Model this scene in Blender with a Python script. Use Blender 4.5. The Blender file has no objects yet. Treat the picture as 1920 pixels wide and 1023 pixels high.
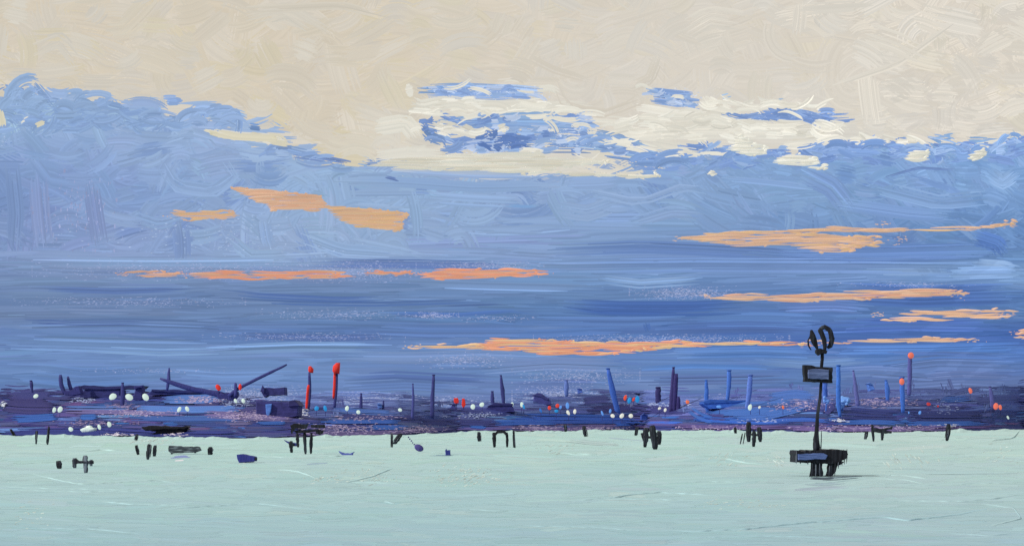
import bpy, math, random
import numpy as np
from mathutils import Vector

# ------------------------------------------------------------------ camera, sky light, sun, exposure
SC = bpy.context.scene
COL = SC.collection
F, HZ, H = 2667.0, 797.0, 5.0            # focal length in photo pixels, horizon row, eye height in metres
cam_d = bpy.data.cameras.new('camera')
cam = bpy.data.objects.new('camera', cam_d)
COL.objects.link(cam)
cam.location = (0, 0, H)
cam.rotation_euler = (math.radians(90), 0, 0)
cam_d.sensor_width = 36
cam_d.lens = 36 * F / 1920
cam_d.shift_y = (HZ - 511.5) / 1920
cam_d.clip_start, cam_d.clip_end = 0.5, 40000
SC.camera = cam

SUN_AZ, SUN_EL = math.radians(-112), math.radians(32)
world = bpy.data.worlds.new('World')
SC.world = world
world.use_nodes = True
nt = world.node_tree
nt.nodes.clear()
w_out = nt.nodes.new('ShaderNodeOutputWorld')
w_add = nt.nodes.new('ShaderNodeAddShader')
w_sky = nt.nodes.new('ShaderNodeTexSky')
w_sky.sky_type = 'NISHITA'
w_sky.sun_disc = False
w_sky.sun_elevation = SUN_EL
w_sky.sun_rotation = SUN_AZ % (2 * math.pi)
w_b1 = nt.nodes.new('ShaderNodeBackground')
w_b1.inputs['Strength'].default_value = 0.05
w_b2 = nt.nodes.new('ShaderNodeBackground')      # the same cloud bank and cream overcast all round the horizon
w_b2.inputs['Strength'].default_value = 0.75
w_geo = nt.nodes.new('ShaderNodeTexCoord')
w_sep = nt.nodes.new('ShaderNodeSeparateXYZ')
w_ramp = nt.nodes.new('ShaderNodeValToRGB')
cr = w_ramp.color_ramp
cr.elements[0].position, cr.elements[0].color = 0.02, (0.12, 0.24, 0.52, 1)
cr.elements[1].position, cr.elements[1].color = 0.30, (0.70, 0.61, 0.49, 1)
e = cr.elements.new(0.16)
e.color = (0.24, 0.41, 0.70, 1)
nt.links.new(w_geo.outputs['Generated'], w_sep.inputs[0])
nt.links.new(w_sep.outputs['Z'], w_ramp.inputs[0])
nt.links.new(w_ramp.outputs[0], w_b2.inputs[0])
nt.links.new(w_sky.outputs[0], w_b1.inputs[0])
nt.links.new(w_b1.outputs[0], w_add.inputs[0])
nt.links.new(w_b2.outputs[0], w_add.inputs[1])
nt.links.new(w_add.outputs[0], w_out.inputs[0])

sun_d = bpy.data.lights.new('sun', 'SUN')
sun = bpy.data.objects.new('sun', sun_d)
COL.objects.link(sun)
sun_d.energy = 3.4
sun_d.angle = math.radians(0.5)
sun_d.color = (1.0, 0.955, 0.89)
sun_dir = Vector((math.sin(SUN_AZ) * math.cos(SUN_EL), math.cos(SUN_AZ) * math.cos(SUN_EL), math.sin(SUN_EL)))
sun.rotation_euler = sun_dir.to_track_quat('Z', 'Y').to_euler()

SC.view_settings.view_transform = 'Standard'
SC.view_settings.look = 'None'
SC.view_settings.exposure = 0
SC.view_settings.gamma = 1
SC.view_settings.use_curve_mapping = False
SC.render.engine = 'CYCLES'
SC.cycles.max_bounces = 4
SC.cycles.use_denoising = False

# ------------------------------------------------------------------ helpers
rnd = random.Random(7)
rng = np.random.default_rng(11)


def lin(c):
    c = np.asarray(c, dtype=float) / 255.0
    return np.where(c <= 0.04045, c / 12.92, ((np.clip(c, 0, 9) + 0.055) / 1.055) ** 2.4)


def interp(x, pts):
    return np.interp(x, [p[0] for p in pts], [p[1] for p in pts])


def at(px, py, Y):
    return Vector(((px - 960) / F * Y, Y, H - (py - HZ) / F * Y))


class Paint:
    """A pile of brush strokes: each stroke is a bundle of thin bristle ribbons, every one real geometry with its own length, tint and tilt."""
    def __init__(self):
        self.v, self.c, self.q, self.n = [], [], [], 0
        self.layer = 0.0

    def _push(self, V, C, Q):
        self.v.append(V); self.c.append(C); self.q.append(Q + self.n)
        self.n += len(V)

    def grid(self, xs, ys, colf, depth=0.0):
        X, Y = np.meshgrid(xs, ys)
        V = np.stack([X.ravel(), Y.ravel(), np.full(X.size, depth)], 1)
        C = np.array([colf(a, b) for a, b in zip(V[:, 0], V[:, 1])])
        nx, ny = len(xs), len(ys)
        i = (np.arange(ny - 1)[:, None] * nx + np.arange(nx - 1)[None, :]).ravel()
        self._push(V, C, np.stack([i, i + nx, i + nx + 1, i + 1], 1))

    def stroke(self, path, width, col, bw=2.6, rag=0.12, jit=0.035, keep=1.0, M=7, tilt=1.0, step=0.15, belly=0.0, streak=None, local=None, mixl=0.0, soft=0.0):
        path = np.asarray(path, float)
        seg = np.hypot(*(path[1:] - path[:-1]).T)
        s = np.concatenate([[0], np.cumsum(seg)])
        L = s[-1]
        if L < 1e-3:
            return
        nb = max(2, int(round(width / bw)))
        off = (np.arange(nb) + 0.5) / nb - 0.5 + rng.normal(0, 0.12 / nb, nb)
        endround = np.minimum(0.45, 0.5 * width / L) * (1 - np.sqrt(np.clip(1 - (2 * off) ** 2, 0, 1)))
        a = endround + rag * rng.random(nb) ** 2
        b = 1 - endround - rag * rng.random(nb) ** 1.3
        b = np.maximum(b, a + 0.05)
        kp = rng.random(nb) < keep
        if not kp.any():
            return
        a, b, off = a[kp], b[kp], off[kp]
        nb2 = len(a)
        t = a[:, None] + (b - a)[:, None] * np.linspace(0, 1, M)[None, :]
        px = np.interp(t * L, s, path[:, 0]); py = np.interp(t * L, s, path[:, 1])
        e = 0.5 / M
        tx = np.interp(np.clip(t + e, 0, 1) * L, s, path[:, 0]) - np.interp(np.clip(t - e, 0, 1) * L, s, path[:, 0])
        ty = np.interp(np.clip(t + e, 0, 1) * L, s, path[:, 1]) - np.interp(np.clip(t - e, 0, 1) * L, s, path[:, 1])
        tl = np.hypot(tx, ty) + 1e-9
        nx, ny = -ty / tl, tx / tl
        prof = 1.0 - belly * (2 * t - 1) ** 2
        o = (off * width)[:, None] * prof
        hw = 0.62 * width / nb * np.interp(np.linspace(0, 1, M), [0, .12, .85, 1], [.5, 1, 1, .35])[None, :] * (1 + rng.normal(0, .12, (nb2, 1)))
        tl_ = rng.normal(0, 1, (nb2, 1)) * tilt * width / nb * 0.35
        z0 = self.layer + rng.random((nb2, 1)) * step * 2
        V = np.empty((nb2, M, 2, 3))
        for k, sg in ((0, -1), (1, 1)):
            V[:, :, k, 0] = px + nx * (o + sg * hw)
            V[:, :, k, 1] = py + ny * (o + sg * hw)
            V[:, :, k, 2] = z0 + sg * tl_
        tint = 1 + rng.normal(0, jit, (nb2, 1))
        cc = np.asarray(col, float)[None, :] * tint
        if streak is not None:
            m = rng.random((nb2, 1)) < streak[1]
            cc = np.where(m, np.asarray(streak[0], float)[None, :] * tint, cc)
        C = np.repeat(cc, M * 2, 0)
        if local is not None:
            lc = local(V[..., 0].ravel(), V[..., 1].ravel()) * np.repeat(tint, M * 2, 0)
            k_ = np.clip(np.minimum(t, 1 - t) / max(soft, 1e-3) + rng.normal(0, .15, (nb2, 1)), 0, 1)
            k_ = np.repeat(k_[:, :, None], 2, 2).ravel()[:, None] * (1 - mixl)
            C = C * k_ + lc * (1 - k_)
        base = (np.arange(nb2) * M * 2)[:, None] + (np.arange(M - 1) * 2)[None, :]
        base = base.ravel()
        Q = np.stack([base, base + 1, base + 3, base + 2], 1)
        self._push(V.reshape(-1, 3), C, Q)
        self.layer += step

    def bits(self, x0, x1, y0, y1, col, n, lx=(3, 14), w=(0.8, 1.8), slope=0.0, jit=0.06, soft=True, step=0.0):
        """dry brush: broken flecks of paint."""
        if soft:
            x = (x0 + x1) / 2 + (x1 - x0) / 2 * np.clip(rng.normal(0, .45, n), -1, 1)
            y = (y0 + y1) / 2 + (y1 - y0) / 2 * np.clip(rng.normal(0, .45, n), -1, 1)
        else:
            x = rng.uniform(x0, x1, n); y = rng.uniform(y0, y1, n)
        l = rng.uniform(*lx, n) * rng.random(n); ww = rng.uniform(*w, n)
        sl = slope + rng.normal(0, .08, n)
        V = np.empty((n, 4, 3))
        for k, (a, b) in enumerate(((-1, -.3), (-.4, .8), (1, .4), (.5, -.9))):
            V[:, k, 0] = x + a * l / 2 - b * ww / 2 * sl
            V[:, k, 1] = y + a * l / 2 * sl + b * ww / 2
            V[:, k, 2] = self.layer
        C = np.repeat(np.asarray(col, float)[None, :] * (1 + rng.normal(0, jit, (n, 1))), 4, 0)
        i = np.arange(n) * 4
        self._push(V.reshape(-1, 3), C, np.stack([i, i + 1, i + 2, i + 3], 1))
        self.layer += step

    def build(self, name, fmap, material):
        V = np.concatenate(self.v); C = np.concatenate(self.c); Q = np.concatenate(self.q)
        P = fmap(V)
        return raw_mesh(name, P, Q, C, material)


def raw_mesh(name, P, Q, C, material):
    me = bpy.data.meshes.new(name)
    me.vertices.add(len(P)); me.vertices.foreach_set('co', np.ascontiguousarray(P, np.float32).ravel())
    me.loops.add(Q.size); me.loops.foreach_set('vertex_index', np.ascontiguousarray(Q, np.int32).ravel())
    k = Q.shape[1]
    me.polygons.add(len(Q))
    me.polygons.foreach_set('loop_start', np.arange(len(Q), dtype=np.int32) * k)
    me.polygons.foreach_set('loop_total', np.full(len(Q), k, np.int32))
    me.update(calc_edges=True)
    at_ = me.color_attributes.new('tint', 'FLOAT_COLOR', 'POINT')
    rgba = np.ones((len(P), 4), np.float32)
    rgba[:, :3] = lin(np.clip(C, 0, 255))
    at_.data.foreach_set('color', rgba.ravel())
    me.materials.append(material)
    o = bpy.data.objects.new(name, me)
    COL.objects.link(o)
    return o


def arc(x, y, ang, L, curv=0.0, n=9, wav=0.0):
    """a curved stroke path centred near x, y; ang in radians, curv the total turn, wav a waviness in pixels."""
    t = np.linspace(-.5, .5, n)
    a = ang + curv * t
    dx = np.cos(a) * L / (n - 1); dy = np.sin(a) * L / (n - 1)
    P = np.stack([np.cumsum(dx), np.cumsum(dy)], 1)
    P -= P.mean(0)
    if wav:
        P[:, 1] += wav * np.sin(np.linspace(0, rng.uniform(3, 9), n) + rng.uniform(0, 6))
    return P + np.array([x, y])


# ------------------------------------------------------------------ materials
def paint_material(name, mode, k=1.0, emit=0.0, rough=0.7, spec=0.12):
    """mode 'attr': the strokes' own tints. Sky strokes glow as sky does and catch a little sun on their ridges."""
    m = bpy.data.materials.new(name)
    m.use_nodes = True
    n = m.node_tree
    b = n.nodes['Principled BSDF']
    a = n.nodes.new('ShaderNodeAttribute')
    a.attribute_name = 'tint'
    sc = n.nodes.new('ShaderNodeVectorMath'); sc.operation = 'SCALE'
    sc.inputs['Scale'].default_value = k
    n.links.new(a.outputs['Color'], sc.inputs[0])
    n.links.new(sc.outputs[0], b.inputs['Base Color'])
    b.inputs['Roughness'].default_value = rough
    b.inputs['Specular IOR Level'].default_value = spec
    if emit:
        n.links.new(a.outputs['Color'], b.inputs['Emission Color'])
        b.inputs['Emission Strength'].default_value = emit
    m.cycles.emission_sampling = 'NONE'
    return m


_mats = {}


def M_(c, streak=None, amt=0.25, E=0.92, emit=0.0, scale=(3, 3, .4), rough=0.65):
    """oil-paint colour with bristle streaks: the target tint divided by the light that falls on upright things."""
    key = (tuple(c), tuple(streak) if streak else None, amt, emit, scale, E)
    if key in _mats:
        return _mats[key]
    m = bpy.data.materials.new('paint_%d_%d_%d' % tuple(c))
    m.use_nodes = True
    n = m.node_tree
    b = n.nodes['Principled BSDF']
    tc = n.nodes.new('ShaderNodeTexCoord')
    mp = n.nodes.new('ShaderNodeMapping')
    mp.inputs['Scale'].default_value = scale
    nz = n.nodes.new('ShaderNodeTexNoise')
    nz.inputs['Scale'].default_value = 1.0
    nz.inputs['Detail'].default_value = 4
    rp = n.nodes.new('ShaderNodeValToRGB')
    c1 = np.clip(lin(c) / E, 0, .95)
    c2 = np.clip((lin(streak) if streak else lin(c) * (1 + amt)) / E, 0, .95)
    c0 = c1 * (1 - amt)
    rp.color_ramp.elements[0].position = .36; rp.color_ramp.elements[0].color = (*c0, 1)
    rp.color_ramp.elements[1].position = .66; rp.color_ramp.elements[1].color = (*c2, 1)
    e_ = rp.color_ramp.elements.new(.5); e_.color = (*c1, 1)
    n.links.new(tc.outputs['Object'], mp.inputs[0])
    n.links.new(mp.outputs[0], nz.inputs['Vector'])
    n.links.new(nz.outputs['Fac'], rp.inputs[0])
    n.links.new(rp.outputs[0], b.inputs['Base Color'])
    bp = n.nodes.new('ShaderNodeBump')
    bp.inputs['Strength'].default_value = .35
    bp.inputs['Distance'].default_value = .3
    n.links.new(nz.outputs['Fac'], bp.inputs['Height'])
    n.links.new(bp.outputs[0], b.inputs['Normal'])
    b.inputs['Roughness'].default_value = rough
    b.inputs['Specular IOR Level'].default_value = .15
    if emit:
        b.inputs['Emission Color'].default_value = (*lin(c), 1)
        b.inputs['Emission Strength'].default_value = emit
        m.cycles.emission_sampling = 'NONE'
    _mats[key] = m
    return m


# ------------------------------------------------------------------ SKY: a dome of brush strokes
CREAM_EDGE = [(-3000, 215), (-400, 200), (0, 190), (70, 172), (200, 196), (380, 222), (480, 242), (560, 288), (640, 304), (700, 318),
              (900, 326), (1010, 322), (1200, 326), (1260, 292), (1400, 286), (1480, 300), (1560, 272), (1700, 274), (1800, 284),
              (1900, 262), (2100, 258), (5000, 230)]
KX = [-100, 100, 600, 1000, 1500, 1850, 2000]
KY = [150, 230, 300, 360, 430, 480, 515, 555, 590, 625, 660, 710, 760, 820]
KC = np.array([
    [(150, 180, 222)] * 7,
    [(140, 170, 216), (140, 170, 216), (146, 176, 220), (140, 170, 222), (132, 164, 220), (130, 164, 220), (130, 164, 220)],
    [(122, 150, 208), (126, 156, 210), (140, 171, 216), (144, 174, 222), (122, 155, 214), (120, 156, 217), (118, 152, 215)],
    [(106, 134, 196), (116, 146, 204), (135, 168, 214), (140, 170, 217), (124, 156, 211), (116, 151, 210), (110, 146, 206)],
    [(104, 132, 194), (112, 142, 202), (132, 166, 214), (128, 160, 210), (112, 144, 202), (94, 131, 196), (92, 128, 194)],
    [(108, 138, 198), (116, 146, 204), (129, 163, 213), (117, 149, 204), (100, 132, 194), (92, 126, 190), (90, 124, 188)],
    [(102, 130, 190), (108, 136, 194), (108, 136, 196), (112, 145, 203), (108, 140, 202), (118, 154, 212), (116, 150, 210)],
    [(94, 122, 182), (94, 124, 184), (89, 121, 183), (98, 130, 189), (88, 122, 190), (74, 110, 182), (72, 108, 180)],
    [(94, 122, 180), (98, 126, 184), (90, 122, 184), (82, 117, 183), (80, 114, 186), (82, 116, 182), (80, 114, 180)],
    [(98, 128, 186), (101, 133, 189), (91, 123, 183), (90, 124, 186), (76, 111, 182), (68, 105, 180), (68, 105, 180)],
    [(106, 138, 194), (108, 142, 196), (110, 142, 195), (100, 136, 194), (88, 127, 196), (82, 124, 196), (80, 122, 194)],
    [(98, 132, 190), (101, 135, 192), (106, 139, 195), (102, 133, 187), (90, 123, 184), (94, 118, 176), (92, 116, 174)],
    [(96, 122, 182), (98, 124, 184), (104, 126, 186), (102, 124, 182), (92, 116, 178), (94, 112, 168), (92, 110, 168)],
    [(96, 118, 178)] * 7], float)
KC[1:9] += np.array((5, 7, -2.5))
KC[1:4, 3] -= np.array((9, 8, 6))
KC[4:9, 0:3] += np.array((7, 3, -1))
KC[1:6, 1:4] += np.array((4, -1, 2))


def blue_at(x, y):
    x = min(max(x, KX[0]), KX[-1]); y = min(max(y, KY[0]), KY[-1])
    i = min(np.searchsorted(KX, x, 'right') - 1, len(KX) - 2); j = min(np.searchsorted(KY, y, 'right') - 1, len(KY) - 2)
    u = (x - KX[i]) / (KX[i + 1] - KX[i]); v = (y - KY[j]) / (KY[j + 1] - KY[j])
    return (KC[j, i] * (1 - u) + KC[j, i + 1] * u) * (1 - v) + (KC[j + 1, i] * (1 - u) + KC[j + 1, i + 1] * u) * v


CREAMS = np.array([(210, 200, 182), (214, 207, 195), (206, 200, 190), (210, 200, 174), (209, 199, 183)], float)


def cream_at(x, y, r=None):
    near = math.exp(-max(0, interp(x, CREAM_EDGE) - y) / 90.0) * (1 if 650 < x < 1700 else .25)
    left = max(0.0, min(1.0, (900 - x) / 900)) * max(0.0, min(1.0, y / 200))
    c = CREAMS[0] * .5 + CREAMS[1] * .5 if r is None else CREAMS[r]
    wr = .6 * max(0.0, min(1.0, (x - 700) / 500))
    c = c * (1 - wr) + np.array((214, 209, 201)) * wr
    c = c * (1 - .25 * left) + np.array((208, 196, 172)) * .25 * left
    return c * (1 - .5 * near) + np.array((224, 221, 209)) * .5 * near


def sky_flat(x, y):
    return cream_at(x, y) if y < interp(x, CREAM_EDGE) else blue_at(x, y)


LX, LY = np.arange(-3000, 5001, 16.0), np.arange(-2700, 901, 8.0)
LUT = np.array([[sky_flat(a, b) for a in LX] for b in LY])


def sky_local(x, y):
    i = np.clip(((x + 3000) / 16).round().astype(int), 0, len(LX) - 1)
    j = np.clip(((y + 2700) / 8).round().astype(int), 0, len(LY) - 1)
    return LUT[j, i]


R0 = 9800.0


def sky_map(V):
    d = np.stack([(V[:, 0] - 960) / F, np.ones(len(V)), (HZ - V[:, 1]) / F], 1)
    d /= np.linalg.norm(d, axis=1)[:, None]
    r = R0 - V[:, 2] * 2.4
    P = d * r[:, None]
    P[:, 2] += H
    return P


sky = Paint()
sky.grid(np.linspace(-2900, 4820, 90), np.concatenate([np.linspace(-2600, 0, 24), np.linspace(40, 840, 30)]), sky_flat, depth=-40)


def sky_stroke_auto(x, y, big, inside):
    eb = float(interp(x, CREAM_EDGE)) + rng.normal(0, 7)
    bw = 2.7 if inside else 9
    M = 7 if inside else 6
    if y < eb - 8:
        r = rng.choice(5, p=[.34, .22, .18, .12, .14])
        col = cream_at(x, y, r) + rng.normal(0, 1.6)
        W = rng.uniform(28, 60) * big; L = rng.uniform(60, 140) * big
        up = max(0., min(1., (eb - y) / 60))
        W *= .45 + .55 * up
        ang = rng.uniform(-.5, .5) if rng.random() < .6 else rng.uniform(0, 3.14)
        if up < .8:
            ang *= .3
        half = abs(math.sin(ang)) * L / 2 + W / 2
        if y + half > eb + 10:
            ang *= .1; L *= .7
            y = min(y, eb - W / 2)
        sky.stroke(arc(x, y, ang, L, rng.normal(0, 1.0)), W, col, bw=bw, rag=.26, jit=.009, M=M, keep=.9, tilt=.5, local=sky_local if y + half < eb - 14 else None, mixl=.35, soft=.3)
        return
    col = blue_at(x, max(y, eb)) + rng.normal(0, 1.5, 3) * np.array((1, .9, .5)) + rng.normal(0, 2.6)
    if y < 470 - 60 * (900 < x < 1300):
        W = rng.uniform(20, 52) * big; L = rng.uniform(50, 140) * big
        ang = rng.uniform(-.35, .35) if rng.random() < .6 else rng.uniform(-1.4, 1.9)
        cur = rng.normal(0, .9)
        if x > 1200:
            ang = rng.normal(.35, .5); cur = rng.normal(0, .7)
        if y - eb < 40:
            ang *= .25; W *= .6
        if rng.random() < .10:
            col = col * .8 + np.array((170, 196, 230)) * .2
        if rng.random() < .08:
            col = col * .6 + np.array((92, 122, 188)) * .4
        sky.stroke(arc(x, y, ang, L, cur), W, col, bw=bw, rag=.3, jit=.024, M=M, keep=.86, local=sky_local if y - eb > 30 else None, mixl=.2, soft=.3)
    else:
        W = rng.uniform(8, 22) * big; L = rng.uniform(120, 380) * big
        if rng.random() < .08:
            col = col * .75 + np.array((160, 178, 222)) * .25
        sky.stroke(arc(x, y, rng.normal(0, .02), L, rng.normal(0, .06), wav=rng.uniform(0, 2.5)), W, col, bw=bw, rag=.3, jit=.034, M=M + 2, keep=.86, local=sky_local, mixl=.2, soft=.35)


# beyond the frame: broad strokes all over the dome
for _ in range(2600):
    x, y = rng.uniform(-2800, 4700), rng.uniform(-2500, 830)
    if -60 < x < 1980 and y > -40:
        continue
    sky_stroke_auto(x, y, 3.2, False)
for big, n in ((2.0, 520), (1.25, 1100), (.8, 1500)):
    for _ in range(n):
        sky_stroke_auto(rng.uniform(-150, 2070), rng.uniform(-130, 825), big, True)


def S(pts, w, col, **k):
    k.setdefault('rag', .12); k.setdefault('jit', .025)
    sky.stroke(pts, w, col, **k)


# --- blue gaps seen through the cream
BL, BM, BD = (150, 178, 224), (118, 150, 212), (92, 124, 186)
for pts, w, c in [
    ([(780, 172), (860, 168), (950, 172), (1032, 178)], 26, (128, 160, 220)), ([(782, 168), (830, 170), (900, 176)], 16, (108, 148, 214)),
    ([(880, 168), (960, 166), (1020, 172)], 16, (150, 176, 226)),
    ([(790, 240), (850, 232), (940, 224), (1060, 220), (1120, 225)], 24, (124, 160, 218)), ([(930, 228), (1010, 226), (1090, 230)], 30, (132, 166, 220)),
    ([(792, 232), (812, 252), (840, 262)], 34, (94, 126, 188)), ([(900, 262), (940, 268), (975, 262)], 42, (88, 120, 186)),
    ([(860, 262), (900, 276), (980, 274), (1050, 268)], 26, (126, 152, 210)), ([(985, 250), (1080, 252), (1130, 262)], 38, (124, 156, 214)),
    ([(1020, 276), (1090, 276), (1140, 280)], 22, (108, 138, 200)), ([(1060, 260), (1130, 268), (1210, 284), (1260, 292)], 34, (136, 168, 218)),
    ([(1206, 170), (1250, 176), (1310, 182)], 18, (118, 150, 216)), ([(1235, 186), (1270, 192), (1314, 190)], 26, (124, 156, 218)),
    ([(1280, 206), (1312, 202)], 10, (120, 152, 216)),
    ([(1348, 216), (1420, 222), (1500, 224), (1600, 218)], 15, (104, 138, 206)), ([(1430, 208), (1500, 212), (1545, 222)], 15, (118, 150, 214)),
    ([(1350, 184), (1372, 178)], 10, (150, 180, 228)), ([(1430, 190), (1470, 182)], 7, (158, 184, 226)),
    ([(310, 190), (328, 189), (343, 190)], 17, (132, 163, 218)), ([(340, 216), (400, 214), (460, 224)], 22, (140, 170, 220)), ([(395, 204), (430, 212), (466, 222)], 22, (142, 172, 222)),
    ([(464, 236), (494, 240)], 12, (96, 130, 196)), ([(545, 288), (590, 294), (640, 304), (660, 308)], 14, (98, 124, 190)), ([(520, 274), (560, 284), (600, 292)], 14, (116, 146, 206)),
    ([(20, 220), (60, 186), (92, 214)], 24, (140, 172, 218)), ([(30, 250), (16, 215), (30, 178)], 26, (146, 178, 220)), ([(60, 250), (90, 205), (150, 200)], 28, (142, 172, 216)),
    ([(110, 200), (180, 205), (240, 214)], 26, (134, 164, 212)), ([(1200, 300), (1270, 298), (1340, 296)], 24, (112, 146, 208)),
    ([(1620, 272), (1680, 268), (1720, 280)], 14, (104, 136, 202)), ([(1740, 256), (1780, 264), (1800, 272)], 16, (122, 156, 216)), ([(1850, 276), (1890, 270), (1920, 262)], 22, (120, 156, 216)),
    ([(1660, 330), (1720, 312), (1790, 316)], 10, (94, 124, 192)), ([(1700, 330), (1780, 350), (1840, 390)], 16, (100, 134, 200)),
]:
    S(pts, w, np.array(c) + (14, 14, 2), rag=.28, jit=.045, keep=.72, bw=2.2)
for x0, x1, y0, y1, n in [(860, 1030, 160, 186, 220), (870, 970, 255, 285, 240), (1000, 1130, 236, 280, 220), (1240, 1316, 166, 206, 160), (1400, 1580, 204, 232, 200), (1180, 1400, 270, 300, 120)]:
    sky.bits(x0, x1, y0, y1, (206, 216, 238), n, lx=(3, 9), slope=.05)
for pts, w, c in [([(800, 250), (860, 246), (960, 250)], 44, (112, 144, 206)), ([(860, 236), (940, 232), (1080, 236)], 34, (126, 160, 216)), ([(830, 270), (920, 278), (1040, 272)], 24, (116, 148, 206)),
                  ([(930, 262), (1000, 264)], 34, (98, 130, 190)), ([(1090, 250), (1150, 262), (1220, 280)], 30, (130, 162, 214)), ([(1100, 280), (1180, 290), (1260, 300)], 22, (112, 144, 204)),
                  ([(1216, 178), (1260, 184), (1312, 190)], 30, (122, 154, 214)), ([(800, 174), (900, 176), (1010, 180)], 22, (128, 160, 218)), ([(1400, 218), (1500, 222), (1580, 220)], 16, (112, 144, 206))]:
    S(pts, w, np.array(c) + (8, 8, 2), rag=.3, jit=.045, keep=.7, bw=2.2)
sky.bits(840, 1000, 256, 288, (196, 208, 234), 260, lx=(3, 9), slope=.05)
for x0, x1, y0, y1, n in [(790, 1030, 160, 186, 420), (1010, 1140, 230, 284, 200), (1215, 1316, 172, 200, 160), (1380, 1590, 210, 230, 200), (800, 850, 236, 262, 50), (0, 12, 236, 284, 40)]:
    sky.bits(x0, x1, y0, y1, (178, 196, 232), n, lx=(2, 7), w=(.6, 1.2), slope=.04)
# cream strokes that close the gaps again
CR = (223, 219, 207)
for pts, w in [
    ([(770, 198), (860, 186), (900, 200), (960, 196), (1030, 200), (1110, 196)], 20), ([(880, 206), (940, 212), (985, 190), (1040, 204), (1120, 200)], 12),
    ([(822, 240), (860, 244), (902, 252)], 15), ([(905, 240), (925, 250), (945, 234)], 11), ([(1018, 226), (1040, 218)], 7), ([(1030, 240), (1036, 256)], 12),
    ([(1080, 220), (1140, 224), (1200, 230)], 13), ([(1090, 252), (1120, 250)], 9), ([(1150, 228), (1180, 248), (1240, 258)], 22),
    ([(1190, 200), (1230, 206), (1270, 214), (1330, 216)], 14), ([(1318, 180), (1336, 206), (1390, 214)], 14), ([(1380, 204), (1440, 200), (1520, 196)], 12),
    ([(1180, 226), (1260, 234), (1340, 228), (1440, 236), (1600, 236)], 18), ([(1200, 256), (1290, 248), (1400, 250), (1560, 248)], 22), ([(1460, 274), (1540, 268), (1640, 262)], 14),
    ([(700, 240), (760, 230), (785, 260)], 34), ([(700, 296), (770, 286), (830, 292)], 24),
    ([(1222, 268), (1280, 278), (1318, 276)], 18), ([(760, 172), (776, 168)], 24),
    ([(400, 246), (440, 254), (520, 258)], 14), ([(490, 262), (540, 268)], 10), ([(0, 206), (6, 236)], 12), ([(40, 232), (58, 222)], 12),
    ([(1690, 272), (1710, 268)], 10), ([(1760, 282), (1830, 276), (1900, 262)], 12)]:
    S(pts, w, np.array(CR) + rng.normal(0, 3), rag=.1, jit=.014, keep=.96)
for pts, w in [([(1040, 150), (1060, 200), (1130, 215), (1200, 190), (1240, 120)], 16), ([(1240, 100), (1220, 150), (1170, 170)], 22), ([(980, 100), (1040, 130), (1110, 150)], 22),
               ([(1560, 160), (1680, 120), (1790, 40)], 14), ([(460, 40), (540, 20), (620, 70)], 34), ([(60, 100), (110, 80), (150, 130)], 40), ([(1280, 60), (1330, 30), (1400, 40)], 44),
               ([(1500, 20), (1570, 16), (1640, 12)], 26), ([(1620, 60), (1680, 80), (1740, 110)], 40), ([(1040, 44), (1090, 50)], 26), ([(440, 20), (640, 10), (760, 40)], 20)]:
    S(pts, w, CREAMS[rng.integers(0, 5)] * .7 + np.array((206, 200, 188)) * .3, rag=.3, jit=.01, keep=.7, tilt=.5, local=sky_local, mixl=.35, soft=.3)


def inside(x, y, P):
    c_ = False
    for (x0, y0), (x1, y1) in zip(P, P[1:] + P[:1]):
        if (y0 > y) != (y1 > y) and x < x0 + (y - y0) / (y1 - y0) * (x1 - x0):
            c_ = not c_
    return c_


def daubs(P, cols, n, L=(18, 50), W=(7, 15), ang=(0, .25), **k):
    """short thick dabs that fill an outline unevenly"""
    xs_, ys_ = [p[0] for p in P], [p[1] for p in P]
    m = 0
    while m < n:
        x, y = rng.uniform(min(xs_), max(xs_)), rng.uniform(min(ys_), max(ys_))
        if inside(x, y, P):
            m += 1
            S(arc(x, y, rng.normal(*ang), rng.uniform(*L), rng.normal(0, .8)), rng.uniform(*W), np.array(cols[rng.integers(0, len(cols))]) + rng.normal(0, 3), rag=.35, jit=.03, keep=.85, bw=2.3, **k)


LB, MB_, DB, WB = (146, 176, 222), (132, 162, 215), (114, 145, 203), (180, 198, 230)
daubs([(784, 166), (840, 160), (960, 164), (1024, 176), (1020, 184), (940, 180), (840, 178), (786, 178)], [LB, MB_, WB, WB], 22, W=(5, 10))
daubs([(792, 226), (840, 220), (930, 216), (1060, 212), (1110, 216), (1120, 232), (1090, 250), (1130, 258), (1220, 280), (1190, 292), (1090, 284), (1010, 284), (940, 288), (850, 286), (836, 268), (796, 252)], [LB, MB_, WB, DB, LB], 84)
daubs([(890, 256), (930, 246), (980, 256), (990, 276), (930, 284), (896, 274)], [(94, 126, 190), (98, 130, 192)], 14)
daubs([(792, 228), (816, 222), (826, 246), (812, 258), (794, 250)], [(98, 130, 192), DB], 8, L=(14, 28))
daubs([(840, 268), (890, 264), (900, 284), (850, 286)], [WB, (176, 194, 230), MB_], 12, W=(4, 8))
daubs([(1206, 166), (1250, 172), (1314, 168), (1318, 186), (1300, 206), (1276, 200), (1240, 186), (1210, 176)], [MB_, LB, WB], 16, L=(14, 34), W=(5, 11))
daubs([(1346, 216), (1420, 208), (1540, 206), (1600, 216), (1590, 228), (1500, 230), (1400, 228)], [MB_, DB, DB, MB_], 38, L=(22, 50), W=(5, 10))
daubs([(1180, 286), (1260, 276), (1350, 270), (1450, 282), (1550, 268), (1680, 262), (1780, 274), (1860, 270), (1920, 256), (1920, 300), (1180, 320)], [LB, (124, 156, 214), (116, 148, 208), (132, 164, 218)], 120, L=(20, 60), W=(8, 18))
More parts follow.
